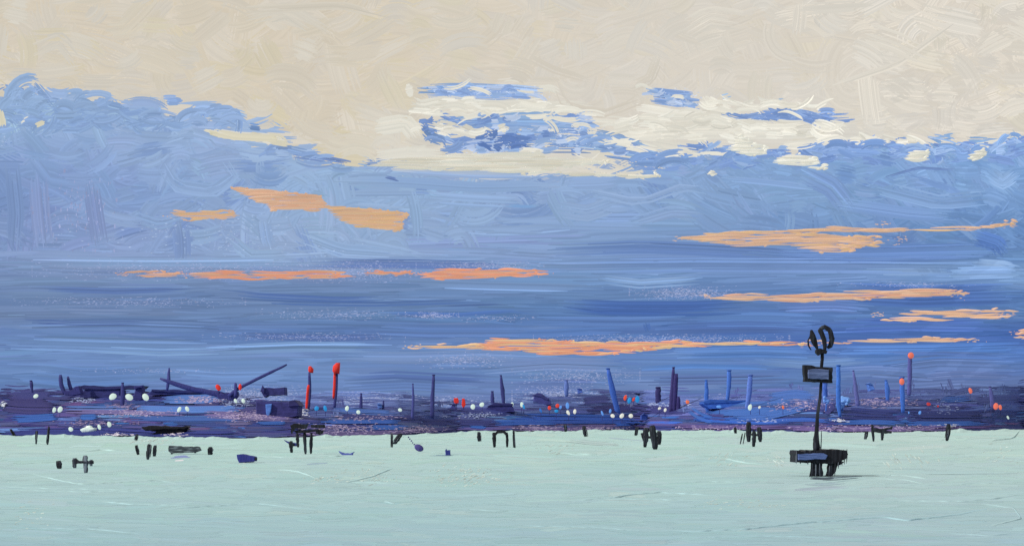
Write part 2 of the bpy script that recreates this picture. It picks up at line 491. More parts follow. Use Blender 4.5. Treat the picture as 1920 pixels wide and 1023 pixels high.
daubs([(0, 175), (30, 160), (70, 168), (110, 188), (170, 186), (230, 200), (330, 216), (400, 200), (470, 222), (440, 240), (380, 236), (200, 240), (0, 240)], [(140, 170, 216), (136, 166, 212), (132, 162, 210)], 90, L=(20, 60), W=(8, 20), ang=(0, .5))
for x_, y_, L_, w_, c_ in [(1035, 236, 44, 9, 1.2), (1060, 222, 60, 9, -.8), (1094, 238, 50, 9, 1.4), (1120, 258, 50, 11, -1.0), (1160, 270, 60, 10, .8), (1010, 216, 60, 8, -1.0), (880, 222, 60, 7, 1.0), (1075, 262, 30, 7, 1.6), (1200, 284, 60, 9, .8), (1270, 182, 30, 6, .8), (900, 170, 50, 6, .8), (985, 172, 40, 6, -.8)]:
    S(arc(x_, y_, rng.normal(0, .3), L_, c_), w_, np.array(CR) + rng.normal(2, 3), rag=.3, jit=.014, keep=.85, bw=2.3)
for k_ in range(3):      # the small detached puff above the bank
    S(arc(326 + rng.normal(0, 3), 187 + 4 * k_ - 3, 0, 34 - 4 * k_, .4), 9, np.array((138, 168, 218)) + rng.normal(0, 3), rag=.2, jit=.03, keep=.95)
CS = [tuple(CR), (229, 226, 215), (216, 212, 200)]
daubs([(812, 238), (840, 232), (900, 240), (904, 256), (860, 256), (820, 248)], CS, 9, L=(24, 50), W=(8, 13), ang=(.1, .15))
daubs([(904, 242), (930, 244), (944, 230), (950, 240), (936, 256), (914, 252)], CS, 4, L=(16, 26), W=(7, 10))
daubs([(790, 190), (860, 184), (960, 188), (1100, 194), (1110, 210), (980, 208), (860, 210), (790, 214)], CS, 34, L=(30, 70), W=(8, 14))
daubs([(1130, 212), (1300, 216), (1600, 234), (1560, 252), (1440, 260), (1320, 268), (1230, 262), (1150, 240)], CS, 60, L=(30, 70), W=(8, 15), ang=(.05, .2))
daubs([(1340, 178), (1480, 190), (1560, 196), (1480, 204), (1360, 204), (1330, 196)], CS, 16, L=(20, 60), W=(5, 10))
daubs([(1200, 290), (1230, 276), (1300, 284), (1320, 276), (1300, 292), (1240, 298)], CS, 8, L=(18, 40), W=(5, 9))
daubs([(1520, 262), (1660, 254), (1740, 264), (1720, 272), (1600, 266)], CS, 14, L=(20, 50), W=(5, 9))
daubs([(390, 244), (440, 248), (530, 256), (540, 266), (470, 262), (400, 256)], [(214, 208, 182), (218, 212, 192)], 12, L=(20, 50), W=(5, 9), ang=(.12, .1))
for x, y, L, w in [(800, 190, 60, 14), (850, 200, 80, 12), (930, 200, 70, 14), (1000, 196, 80, 12), (1060, 206, 70, 12), (880, 214, 60, 8), (1110, 214, 60, 12), (1140, 240, 50, 12), (1170, 262, 60, 12), (1220, 276, 70, 12), (1030, 168, 50, 12),
                   (860, 160, 60, 8), (960, 160, 60, 8), (1210, 164, 40, 8), (1330, 196, 40, 14), (1300, 210, 60, 8), (1400, 208, 70, 7), (1480, 214, 60, 5), (1350, 226, 70, 8), (1460, 236, 90, 9), (1560, 236, 80, 9), (1280, 284, 60, 10), (1340, 286, 60, 9), (1500, 276, 60, 10), (1560, 262, 70, 10),
                   (1650, 268, 50, 9), (1720, 268, 50, 8), (780, 240, 30, 18), (786, 276, 50, 12), (1000, 282, 60, 8), (1100, 296, 60, 8)]:
    S(arc(x, y, rng.normal(0, .12), L, rng.choice([-1, 1]) * rng.uniform(.6, 1.8), wav=2), w, np.array(CR) + rng.normal(1, 3), rag=.35, jit=.014, keep=.8, bw=2.2)
# puffs along the top of the blue bank
for x, y, w_, h_, c in [(30, 184, 60, 50, (140, 170, 214)), (70, 178, 80, 50, (138, 168, 212)), (150, 190, 70, 36, (136, 166, 210)), (385, 212, 80, 36, (138, 168, 216)), (440, 218, 70, 30, (138, 168, 216)), (16, 206, 60, 36, (142, 172, 216)), (62, 196, 70, 44, (140, 171, 216)), (120, 204, 70, 34, (136, 167, 213)), (160, 206, 60, 26, (138, 168, 212)), (210, 216, 80, 26, (130, 160, 208)), (280, 220, 80, 20, (134, 164, 212)),
                        (372, 222, 70, 26, (138, 168, 217)), (420, 216, 90, 30, (140, 170, 220)), (300, 226, 60, 18, (132, 163, 214)), (520, 282, 60, 22, (124, 154, 210)), (590, 300, 90, 24, (126, 156, 212)), (640, 312, 60, 16, (132, 164, 214)),
                        (1220, 302, 70, 22, (116, 150, 210)), (1290, 300, 90, 26, (122, 155, 214)), (1400, 296, 70, 22, (116, 150, 210)), (1570, 282, 60, 24, (112, 146, 210)), (1640, 280, 80, 26, (110, 144, 208)), (1700, 284, 60, 20, (126, 158, 216)),
                        (1780, 286, 70, 26, (124, 158, 216)), (1850, 282, 70, 30, (122, 156, 216)), (1900, 268, 50, 30, (126, 162, 218)), (1120, 270, 70, 26, (132, 164, 217)), (820, 268, 60, 30, (106, 138, 198))]:
    c = np.array(c) * .6 + blue_at(x, y + 30) * .4
    for k in range(3):
        a0_ = rng.uniform(1.0, 1.35); a_ = np.linspace(math.pi * a0_, math.pi * (a0_ + rng.uniform(.35, .7)), 8)
        f_ = rng.uniform(.55, 1.1)
        if k == 2:
            S(arc(x + rng.normal(0, w_ * .3), y + h_ * .25, rng.normal(0, .25), w_ * rng.uniform(.6, 1.1), rng.normal(0, 1.2)), h_ * .5, c + rng.normal(0, 4), rag=.3, jit=.03, keep=.85)
            continue
        S(np.stack([x + rng.normal(0, w_ * .16) + w_ / 2 * f_ * np.cos(a_), y + h_ * .45 + h_ * f_ * np.sin(a_)], 1), h_ * rng.uniform(.3, .5), np.array(c) + rng.normal(0, 4), rag=.3, jit=.03, keep=.85)
for pts, w in [([(396, 246), (440, 256), (530, 260)], 13), ([(500, 264), (546, 272)], 9), ([(0, 204), (8, 240)], 14), ([(66, 236), (84, 228)], 9)]:
    S(pts, w, (214, 208, 186), rag=.15, jit=.014, keep=.95)
# --- swirls and light passages in the upper blue
for pts, w, c in [
    ([(300, 300), (330, 350), (400, 360), (440, 330), (420, 300)], 26, (146, 176, 222)), ([(240, 400), (300, 420), (360, 400)], 26, (140, 172, 220)),
    ([(494, 410), (500, 450), (508, 468)], 26, (142, 172, 220)), ([(420, 440), (470, 480), (540, 478)], 24, (146, 178, 220)), ([(340, 488), (420, 492), (560, 486)], 16, (146, 178, 220)),
    ([(560, 440), (640, 470), (760, 478)], 26, (144, 176, 222)), ([(660, 450), (760, 470), (800, 480)], 18, (150, 180, 224)),
    ([(620, 336), (760, 340), (900, 350), (1060, 344)], 22, (136, 168, 216)), ([(720, 316), (800, 322), (900, 328), (1040, 328)], 14, (156, 182, 226)),
    ([(800, 370), (880, 376), (980, 380)], 24, (148, 180, 228)), ([(940, 384), (990, 386), (1018, 384)], 7, (120, 166, 226)), ([(1040, 390), (1100, 400), (1160, 380)], 30, (146, 174, 218)),
    ([(1100, 360), (1200, 380), (1280, 350), (1340, 360)], 14, (148, 176, 222)), ([(1180, 420), (1260, 396), (1320, 400)], 22, (140, 168, 214)),
    ([(1640, 350), (1760, 380), (1860, 370)], 28, (130, 164, 216)), ([(1850, 320), (1880, 340), (1910, 320)], 30, (140, 174, 222)), ([(1350, 330), (1440, 338), (1540, 350)], 18, (128, 162, 216)),
    ([(1500, 320), (1560, 350), (1600, 400)], 40, (116, 148, 206)), ([(1560, 380), (1700, 400), (1800, 408)], 24, (118, 152, 210)),
    ([(60, 300), (90, 340), (150, 350)], 22, (130, 160, 212)), ([(20, 300), (30, 400), (24, 480)], 30, (122, 150, 202)), ([(70, 320), (76, 400), (84, 470)], 36, (136, 154, 204)),
    ([(170, 340), (180, 410), (190, 470)], 30, (132, 152, 206)), ([(720, 330), (750, 338)], 5, (92, 118, 186)),
]:
    S(pts, w, np.array(c) - (4, 5, 6), rag=.25, jit=.03, keep=.85, local=sky_local, mixl=.25, soft=.3)
sky.bits(100, 700, 400, 480, (170, 190, 226), 260, lx=(3, 8))
sky.bits(60, 230, 320, 470, (150, 160, 206), 160, lx=(2, 5), w=(3, 12))
# --- long horizontal bands of the lower sky
for pts, w, c in [
    ([(60, 490), (300, 492), (620, 490)], 14, (136, 168, 216)), ([(560, 490), (760, 492), (1000, 496)], 22, (98, 126, 192)),
    ([(1000, 470), (1200, 462), (1500, 476), (1700, 470)], 24, (96, 128, 192)), ([(1380, 460), (1600, 478), (1900, 470)], 34, (90, 124, 188)), ([(1820, 440), (1870, 456), (1890, 480)], 34, (78, 116, 190)),
    ([(1000, 500), (1300, 496), (1600, 498), (1830, 500)], 28, (110, 143, 204)), ([(1820, 492), (1880, 496), (1916, 504)], 16, (140, 174, 222)), ([(1780, 512), (1900, 510), (1920, 506)], 22, (126, 162, 216)),
    ([(1120, 522), (1150, 526), (1200, 532), (1320, 524)], 16, (136, 170, 220)), ([(760, 530), (900, 534), (1140, 540)], 18, (122, 154, 206)),
    ([(1560, 548), (1720, 556), (1920, 550)], 40, (72, 108, 182)), ([(1440, 576), (1560, 572), (1640, 578)], 22, (94, 122, 188)), ([(1300, 596), (1440, 596), (1540, 600)], 22, (88, 126, 190)),
    ([(1520, 614), (1700, 608), (1900, 612)], 22, (76, 110, 188)), ([(1560, 600), (1760, 604), (1880, 600)], 10, (68, 102, 182)),
    ([(40, 540), (220, 546), (400, 540)], 10, (84, 112, 178)), ([(400, 543), (480, 552), (640, 560), (760, 556)], 12, (76, 108, 182)), ([(400, 560), (560, 568), (700, 570), (960, 562)], 14, (78, 112, 180)),
    ([(700, 586), (860, 590), (960, 582), (1010, 588)], 6, (72, 108, 182)), ([(820, 576), (930, 572), (955, 574)], 5, (74, 104, 174)),
    ([(1040, 572), (1160, 578), (1300, 578), (1424, 574)], 28, (62, 98, 174)), ([(1040, 572), (1120, 584), (1300, 586)], 8, (54, 88, 166)), ([(1000, 602), (1180, 604), (1300, 600)], 18, (88, 122, 186)),
    ([(1220, 616), (1400, 612), (1540, 616)], 20, (78, 108, 176)), ([(1209, 604), (1216, 624)], 14, (70, 106, 180)), ([(700, 616), (800, 620), (1000, 620)], 22, (88, 120, 182)),
    ([(0, 610), (240, 606), (420, 612)], 22, (102, 132, 188)), ([(0, 600), (140, 606), (320, 604)], 8, (72, 96, 162)), ([(420, 628), (620, 634), (760, 630)], 12, (84, 110, 176)),
    ([(0, 640), (200, 646), (420, 650)], 26, (108, 142, 196)), ([(380, 655), (560, 648), (740, 650)], 20, (120, 156, 208)), ([(140, 652), (300, 660), (480, 656)], 12, (122, 158, 206)),
    ([(620, 670), (760, 672), (900, 668), (1060, 674)], 24, (118, 146, 200)), ([(900, 690), (1040, 680), (1180, 686)], 24, (118, 142, 196)),
    ([(1260, 660), (1420, 656), (1520, 660)], 30, (88, 130, 200)), ([(1560, 658), (1740, 656), (1920, 650)], 26, (76, 120, 194)), ([(1400, 676), (1500, 684), (1640, 676)], 16, (110, 144, 198)),
    ([(1180, 692), (1300, 686), (1480, 690)], 8, (74, 120, 194)), ([(1640, 690), (1760, 676), (1920, 680)], 34, (92, 118, 176)), ([(1700, 720), (1800, 712), (1900, 716)], 36, (96, 118, 176)),
    ([(1560, 700), (1640, 696), (1760, 704)], 22, (98, 124, 182)), ([(1180, 714), (1300, 712), (1500, 708)], 18, (92, 116, 178)), ([(1640, 660), (1760, 662), (1900, 670)], 6, (76, 104, 168)),
    ([(630, 708), (740, 702), (860, 708), (960, 712)], 14, (78, 104, 172)), ([(640, 728), (760, 722), (880, 728)], 22, (92, 122, 184)), ([(980, 716), (1060, 712), (1140, 714)], 8, (84, 104, 168)),
    ([(930, 728), (1040, 726), (1140, 728)], 24, (94, 118, 180)), ([(60, 690), (160, 700), (300, 694)], 26, (96, 130, 190)), ([(20, 712), (140, 724), (300, 716)], 20, (90, 126, 188)), ([(330, 694), (420, 700), (560, 696)], 26, (106, 140, 198)),
    ([(340, 725), (440, 722), (560, 730)], 18, (104, 134, 194)), ([(580, 738), (640, 740), (740, 742)], 14, (98, 120, 184)),
]:
    S(pts, w, c, rag=.2, jit=.055, keep=.82, M=12, local=sky_local, mixl=.25, soft=.25)
    if w > 12:
        S(np.array(pts) + rng.normal(0, 2, 2), w * .8, np.array(c) + rng.normal(0, 5), rag=.35, jit=.08, keep=.4, bw=1.8, M=12, local=sky_local, soft=.3)
LAV = (158, 168, 212)
for x0, x1, y0, y1, n in [(60, 640, 486, 526, 460), (560, 780, 488, 530, 420), (780, 1020, 490, 506, 200), (1180, 1380, 536, 562, 380), (760, 860, 584, 598, 120), (860, 1000, 590, 604, 60),
                          (1000, 1480, 626, 646, 420), (480, 760, 578, 600, 160), (20, 460, 556, 576, 200), (380, 760, 622, 640, 160), (150, 420, 690, 700, 60), (1560, 1840, 528, 540, 70),
                          (380, 580, 722, 756, 420), (600, 780, 734, 764, 620), (960, 1150, 724, 764, 760), (640, 960, 742, 764, 420), (780, 960, 660, 690, 160), (960, 1200, 690, 720, 260),
                          (1290, 1480, 738, 762, 160), (1180, 1260, 730, 752, 120), (420, 560, 744, 764, 260)]:
    sky.bits(x0, x1, y0, y1, LAV, int(n * 2.6), lx=(1.5, 8), w=(.6, 1.1), jit=.09)
for k_ in range(len(sky.c)):      # periwinkle rather than royal blue
    C_ = sky.c[k_]
    bl = np.clip((C_[:, 2] - C_[:, 0] - 10) / 30, 0, 1)[:, None]
    g_ = C_.mean(1)[:, None]
    sky.c[k_] = C_ + bl * ((g_ - C_) * .10 + np.array((1.0, 0.5, -2.0)))
sky_ob = sky.build('sky', sky_map, paint_material('sky_paint', 'attr', k=.26, emit=.87))
sky_ob['kind'] = 'structure'

# ------------------------------------------------------------------ WATER
SHORE_Y = [(-1500, 813), (0, 815), (150, 816), (450, 820), (600, 817), (750, 814), (850, 809), (960, 808), (1200, 804.5), (1400, 807), (1560, 809), (1700, 808), (1860, 805), (1920, 802.5), (3500, 803)]
water = Paint()


def water_col(x, y):
    t = min(1, max(0, (y - 810) / 215.0))
    c = np.array((178, 211, 209)) * (1 - t) + np.array((155, 190, 202)) * t
    return c + np.array((2, -1, -1)) * (x > 1400)


def water_map(V):
    py = np.maximum(V[:, 1], HZ + 1.5)
    Y = F * H / (py - HZ)
    z = V[:, 2] * Y / F
    return np.stack([(V[:, 0] - 960) / F * Y, Y, z], 1)


ysw = np.concatenate([[798.5, 799, 800, 802, 804, 807], np.linspace(811, 1040, 24), [1100, 1250, 1600, 2600, 6000]])
water.grid(np.linspace(-2600, 4500, 60), ysw, water_col, depth=-.06)
water.layer = 0
for big, n in ((1.6, 420), (1.0, 900), (.6, 1100)):
    for _ in range(n):
        x, y = rng.uniform(-300, 2220), 806 + 330 * rng.random() ** 1.15
        t = min(1, (y - 800) / 120)
        L = rng.uniform(90, 330) * big * (.6 + .4 * t); W = rng.uniform(5, 16) * big * (.35 + .65 * t)
        col = water_col(x, y) + rng.normal(0, 1.6) + rng.normal(0, 1.2, 3)
        if rng.random() < .06:
            col = col + np.array((6, 2, 0))
        water.stroke(arc(x, y, rng.normal(0, .035), L, rng.normal(0, .12), wav=rng.uniform(0, 2)), W, col, bw=2.2, rag=.25, jit=.009, keep=.85, M=8, tilt=.05, step=.00006)
water.layer += .05
for pts, w, c in [([(1515, 899), (1560, 897), (1610, 893), (1632, 896)], 5, (108, 128, 142)), ([(1518, 896), (1545, 897), (1572, 895)], 4, (70, 82, 96)), ([(1505, 905), (1540, 908), (1590, 903)], 6, (146, 170, 182)), ([(1490, 918), (1540, 914), (1600, 910)], 7, (160, 180, 194)),  # dark strokes at the beacon's foot: its shadow, painted as water colour
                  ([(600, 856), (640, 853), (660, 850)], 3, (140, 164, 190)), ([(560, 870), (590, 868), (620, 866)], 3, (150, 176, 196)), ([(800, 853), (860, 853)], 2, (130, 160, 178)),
                  ([(1120, 820), (1180, 826), (1230, 830)], 5, (160, 186, 196)), ([(1060, 824), (1110, 830), (1160, 834)], 8, (172, 198, 200)), ([(320, 858), (345, 856), (360, 857)], 5, (130, 145, 195)),  # last blue stroke is the jetty's reflection, painted onto the water
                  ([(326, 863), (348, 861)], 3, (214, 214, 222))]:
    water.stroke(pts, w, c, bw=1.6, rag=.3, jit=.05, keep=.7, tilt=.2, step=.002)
for x0, x1, y0, y1, n, sl in [(640, 760, 874, 910, 150, -.3), (790, 960, 868, 916, 260, -.4), (560, 660, 888, 908, 70, -.2), (1330, 1400, 846, 872, 60, -.6), (1000, 1080, 830, 850, 60, -.4), (1440, 1480, 850, 880, 40, .8),
                              (1640, 1760, 836, 880, 60, 1.2), (1320, 1500, 935, 955, 90, -.1), (0, 100, 940, 990, 70, -.2), (1840, 1915, 830, 880, 60, -.2), (440, 470, 862, 876, 30, 0), (240, 330, 818, 834, 60, -.4)]:
    water.bits(x0, x1, y0, y1, (190, 210, 207), int(n * .6), lx=(3, 14), w=(1, 2.4), slope=sl)


def ridge(paint, pts, h, col):
    """a crest of thick paint: an upright face towards the shore side, a sloping back."""
    pts = np.asarray(pts, float)
    s = np.concatenate([[0], np.cumsum(np.hypot(*(pts[1:] - pts[:-1]).T))])
    n = max(6, int(s[-1] / 7))
    t = np.linspace(0, s[-1], n)
    x = np.interp(t, s, pts[:, 0]); y = np.interp(t, s, pts[:, 1]) + rng.normal(0, .35, n)
    hh = h * np.interp(np.linspace(0, 1, n), [0, .12, .8, 1], [.1, 1, 1, .1]) * (1 + rng.normal(0, .28, n)).clip(.2, 2)
    V = np.empty((n, 4, 3))
    for k, (dy, z) in enumerate(((.3, -.02), (0, 1), (-.9, .85), (-3.2, -.02))):
        V[:, k, 0] = x; V[:, k, 1] = y + dy
        V[:, k, 2] = np.where(z > 0, z * hh, z)
    C = np.repeat(np.asarray(col, float)[None, :], n * 4, 0)
    i = (np.arange(n - 1) * 4)[:, None] + np.arange(3)[None, :]
    i = i.ravel()
    paint._push(V.reshape(-1, 3), C, np.stack([i, i + 4, i + 5, i + 1], 1))


for pts, h in [
    ([(1240, 994), (1310, 996), (1400, 992), (1500, 981), (1600, 974), (1660, 970), (1700, 976), (1790, 966), (1850, 954)], 2.6), ([(1080, 938), (1160, 932), (1180, 928), (1240, 923), (1350, 929)], 2.6),
    ([(1070, 938), (1150, 935), (1320, 938)], 1.6), ([(1680, 938), (1800, 940), (1860, 936), (1918, 926)], 2.0), ([(1680, 911), (1780, 908), (1900, 904)], 1.8), ([(1360, 860), (1400, 868), (1430, 870)], 2.2),
    ([(1660, 890), (1700, 892), (1740, 898)], 2.2), ([(1860, 826), (1900, 822), (1912, 806)], 2.4), ([(1080, 851), (1120, 853)], 2.2), ([(1050, 848), (1072, 852), (1110, 855)], 1.8),
    ([(190, 940), (240, 945), (300, 946)], 2.6), ([(300, 946), (350, 948)], 1.6), ([(310, 955), (400, 948), (480, 943), (540, 950), (595, 955)], 1.8), ([(520, 880), (560, 884), (590, 895)], 2.2),
    ([(650, 905), (700, 893), (740, 876)], 1.6), ([(660, 904), (750, 906)], 2.2), ([(60, 888), (110, 900), (150, 908), (220, 904), (300, 900), (330, 906)], 1.8), ([(160, 846), (190, 843), (228, 846)], 2.6),
    ([(0, 912), (100, 916), (220, 918), (420, 914)], 1.6), ([(0, 918), (160, 922), (300, 920), (430, 920)], 1.6), ([(70, 990), (180, 992), (260, 1000)], 1.6), ([(720, 940), (740, 944)], 2.2), ([(620, 942), (690, 941)], 1.4),
    ([(480, 855), (530, 858), (600, 856), (670, 854)], 2.0), ([(880, 954), (930, 958), (960, 955)], 1.4), ([(1260, 904), (1330, 902), (1400, 904)], 1.4), ([(1500, 908), (1560, 904), (1625, 897)], 1.8),
    ([(1640, 896), (1700, 900), (1730, 906)], 1.4), ([(980, 985), (1120, 988), (1200, 994)], 1.2), ([(1300, 1008), (1420, 1004), (1560, 1008)], 1.4), ([(1840, 944), (1900, 952), (1916, 972), (1850, 988)], 1.6), ([(1780, 1000), (1860, 1004), (1920, 998)], 1.6),
]:
    ridge(water, pts, h * .75, water_col(pts[0][0], pts[0][1]) + 2)
# low wavelets breaking unevenly along the foot of the far bank
_wx = np.arange(-300, 2230, 5.0)
_wn = np.convolve(rng.normal(0, 1, len(_wx)), np.ones(7) / 7, 'same') * 2.2 + np.convolve(rng.normal(0, 1, len(_wx)), np.ones(2) / 2, 'same') * .5
for k_ in range(len(_wx) - 1):
    y_ = float(interp(_wx[k_], SHORE_Y)) + 2.4
    y2 = float(interp(_wx[k_ + 1], SHORE_Y)) + 2.4
    h0, h1 = max(.02, 2.0 + 1.5 * _wn[k_]), max(.02, 2.0 + 1.5 * _wn[k_ + 1])
    V_ = np.array([[_wx[k_], y_ + 1.2, 0], [_wx[k_ + 1], y2 + 1.2, 0], [_wx[k_ + 1], y2, h1], [_wx[k_], y_, h0], [_wx[k_ + 1], y2 - 1.2, 0], [_wx[k_], y_ - 1.2, 0]])
    water._push(V_, np.repeat(water_col(_wx[k_], y_)[None, :], 6, 0), np.array([[0, 1, 2, 3], [3, 2, 4, 5]]))
water_ob = water.build('water', water_map, paint_material('water_paint', 'attr', k=.90, rough=.75, spec=.05))
water_ob['kind'] = 'structure'

# ------------------------------------------------------------------ FAR SHORE
SHORE = SHORE_Y
_sx = np.arange(-1500, 3501, 9.0)
_sn = np.convolve(rng.normal(0, 3.6, len(_sx)), np.ones(5) / 5, 'same') + rng.normal(0, .5, len(_sx))
EDGE = [(a, float(interp(a, SHORE)) - .3 + b) for a, b in zip(_sx, _sn)]      # the ragged line of the bank's foot
SHORE = [(a, b + 1.6) for a, b in SHORE]
TOP = [(-1500, 742), (0, 740), (60, 732), (110, 740), (150, 734), (280, 738), (420, 748), (480, 753), (560, 760), (640, 764), (800, 764), (900, 768), (960, 762), (1010, 756), (1100, 754), (1200, 754), (1300, 758), (1430, 756),
       (1550, 752), (1650, 750), (1750, 744), (1850, 744), (1920, 740), (3500, 744)]


def shore_depth(px, py):
    ys = np.interp(px, [p[0] for p in SHORE], [p[1] for p in SHORE])
    return F * H / (ys - HZ) + (ys - py) * 4.0


def shore_map(V):
    Y = shore_depth(V[:, 0], V[:, 1]) - V[:, 2]
    return np.stack([(V[:, 0] - 960) / F * Y, Y, H - (V[:, 1] - HZ) / F * Y], 1)


def G(px, py):
    """the point of the far shore's ground behind a pixel"""
    return at(px, py, float(shore_depth(px, py)))


land = Paint()
NAVY, VIO, DK, BLU, STL, PUR = (56, 64, 126), (80, 76, 134), (52, 54, 114), (58, 100, 180), (96, 126, 190), (94, 78, 132)
xs = np.linspace(-1500, 3500, 400)
ysn = interp(xs, SHORE) + 1.0
tpn = np.interp(xs, [p[0] for p in TOP], [p[1] for p in TOP]) + rng.normal(0, 1.6, 400)
rows = 8
V = []
for k in range(rows):
    f_ = k / (rows - 1)
    V.append(np.stack([xs, ysn * (1 - f_) + (tpn + 4) * f_, np.zeros(400)], 1))
V.append(np.stack([xs, ysn + 8, np.full(400, -500.0)], 1))      # the back of the rise runs down again behind
V = np.concatenate(V)
i = (np.arange(rows)[:, None] * 400 + np.arange(399)[None, :]).ravel()
land._push(V, np.repeat(np.array([[66, 66, 126]], float), len(V), 0), np.stack([i, i + 1, i + 401, i + 400], 1))
land.layer = 1.0
for _ in range(1900):
    x = rng.uniform(-500, 2420)
    y0, y1 = float(interp(x, TOP)), float(interp(x, EDGE))
    y = rng.uniform(y0, y1 - 3)
    f_ = (y - y0) / (y1 - y0)
    p = rng.random()
    col = NAVY if p < .36 else VIO if p < .62 else DK if p < .80 else BLU if p < .9 else STL if p < .94 else PUR
    if f_ < .42 and p > .3 and x > 560:
        col = (76, 84, 146) if p < .75 else (88, 98, 164)
    elif f_ < .25 and p > .8:
        col = DK
    W = rng.uniform(4, 9); L = rng.uniform(30, 170)
    if f_ > .85 and x > 540:
        col = PUR if p < .75 else NAVY
        W = rng.uniform(3, 5)
    land.stroke(arc(x, min(y, y1 - W / 2 - 1), rng.normal(0, .02), L, rng.normal(0, .06), wav=.6), W, np.array(col) + rng.normal(0, 4, 3), bw=1.7, rag=.3, jit=.05, keep=.85, M=6, tilt=0.3, step=.004)


def Ls(pts, w, c, **k):
    k.setdefault('rag', .15); k.setdefault('jit', .05); k.setdefault('keep', .92)
    land.stroke(pts, w, c, bw=1.7, tilt=.3, step=.02, **k)


# mid-blue mass rising behind the dark foot of the shore, haze painted into its smeared strokes
for _ in range(420):
    x = rng.uniform(540, 2100)
    y0 = float(interp(x, TOP))
    y = y0 + rng.normal(-4, 9)
    far_ = (x > 1450)
    c = np.array((84, 96, 158) if rng.random() < .5 else (98, 112, 172) if rng.random() < .6 else (70, 74, 136)) + rng.normal(0, 4)
    if rng.random() < (.25 if far_ else .06):
        land.stroke(arc(x, y - 4, rng.uniform(1.2, 1.9), rng.uniform(14, 38)), rng.uniform(8, 22), c, bw=1.5, rag=.45, jit=.06, keep=.45, M=6, tilt=.3, step=.004)
    else:
        land.stroke(arc(x, y, rng.normal(0, .03), rng.uniform(30, 130), rng.normal(0, .1), wav=1), rng.uniform(4, 9), c, bw=1.5, rag=.4, jit=.06, keep=.55, M=6, tilt=.3, step=.004)
for _ in range(120):
    x = rng.uniform(-100, 560); y0 = float(interp(x, TOP))
    land.stroke(arc(x, y0 + rng.normal(2, 5), rng.normal(0, .04), rng.uniform(20, 80), wav=1), rng.uniform(4, 8), np.array((58, 56, 112)) + rng.normal(0, 5), bw=1.5, rag=.4, jit=.06, keep=.6, M=6, tilt=.3, step=.004)
for pts, w, c in [
    ([(0, 809), (120, 808), (240, 809)], 13, (48, 54, 124)), ([(160, 806), (300, 812), (420, 814), (470, 814)], 12, (50, 54, 122)), ([(20, 785), (60, 784), (110, 780)], 13, (54, 92, 172)), ([(30, 788), (70, 784), (110, 782)], 10, (52, 88, 168)),
    ([(148, 782), (184, 781)], 10, (54, 94, 172)), ([(110, 764), (180, 765), (250, 764)], 8, (88, 116, 186)), ([(250, 766), (340, 768), (462, 766)], 13, (84, 118, 190)), ([(300, 748), (360, 748), (412, 746)], 16, (84, 116, 188)),
    ([(240, 783), (330, 784), (420, 783), (480, 786)], 9, (66, 96, 170)), ([(0, 760), (50, 764), (110, 764)], 22, (62, 56, 112)), ([(20, 742), (60, 740), (100, 740)], 14, (58, 58, 116)), ([(10, 748), (40, 752), (90, 752)], 14, (56, 50, 106)),
    ([(120, 770), (240, 772), (360, 776)], 8, (110, 98, 152)), ([(380, 776), (460, 780), (560, 784)], 14, (108, 94, 146)), ([(480, 793), (520, 792), (536, 792)], 6, (54, 92, 172)), ([(600, 790), (700, 789), (760, 790)], 7, (52, 86, 166)),
    ([(690, 800), (720, 801), (770, 800)], 9, (52, 90, 172)), ([(620, 768), (690, 772), (745, 774)], 10, (74, 104, 178)), ([(880, 798), (905, 800), (912, 798)], 6, (50, 92, 178)), ([(920, 792), (990, 790), (1050, 791)], 9, (50, 88, 174)),
    ([(965, 780), (1060, 782), (1180, 784)], 12, (50, 84, 172)), ([(960, 788), (1100, 787), (1220, 788)], 12, (48, 78, 166)), ([(1150, 796), (1180, 794), (1200, 790)], 5, (48, 88, 180)), ([(1200, 782), (1210, 780)], 11, (56, 88, 176)),
    ([(1290, 764), (1310, 778), (1330, 786), (1345, 786)], 14, (60, 94, 168)), ([(1320, 776), (1380, 772), (1440, 768), (1480, 770)], 10, (64, 98, 170)), ([(1320, 754), (1370, 756), (1440, 754), (1500, 752)], 12, (66, 98, 168)),
    ([(1300, 784), (1400, 790), (1480, 790)], 10, (48, 86, 174)), ([(1360, 784), (1440, 780), (1520, 762)], 12, (62, 94, 166)), ([(1330, 782), (1362, 782)], 12, (60, 56, 112)), ([(1440, 745), (1490, 738), (1530, 742)], 16, (68, 98, 168)),
    ([(1560, 792), (1640, 790), (1740, 794), (1880, 792)], 8, (54, 92, 174)), ([(1440, 788), (1520, 786), (1560, 790)], 7, (52, 84, 168)), ([(1540, 772), (1640, 778), (1760, 780), (1900, 778)], 20, (48, 54, 116)), ([(1760, 748), (1790, 748), (1826, 744)], 10, (66, 100, 180)),
    ([(1610, 756), (1660, 752), (1720, 754)], 16, (84, 88, 150)), ([(1780, 738), (1810, 730), (1838, 728)], 9, (82, 92, 152)), ([(1830, 752), (1870, 748), (1920, 746)], 14, (74, 80, 140)), ([(1550, 760), (1562, 772)], 24, (58, 58, 116)),
    ([(820, 770), (880, 768), (960, 772)], 10, (60, 64, 128)), ([(640, 780), (720, 782), (800, 782)], 8, (58, 58, 118)), ([(780, 790), (860, 792), (940, 794)], 12, (50, 52, 112)), ([(1090, 752), (1130, 748), (1150, 750)], 14, (70, 72, 136)), ([(1100, 768), (1180, 764), (1290, 770)], 14, (56, 54, 112)),
    ([(560, 812), (640, 813), (740, 810), (800, 808)], 7, (94, 78, 128)), ([(960, 803), (1060, 804), (1140, 802)], 6, (98, 80, 134)), ([(1240, 798), (1400, 800), (1480, 800)], 7, (92, 74, 130)), ([(1480, 802), (1540, 804), (1700, 803), (1800, 801)], 8, (104, 84, 142)), ([(1560, 800), (1640, 806), (1740, 804)], 5, (118, 98, 156)),
]:
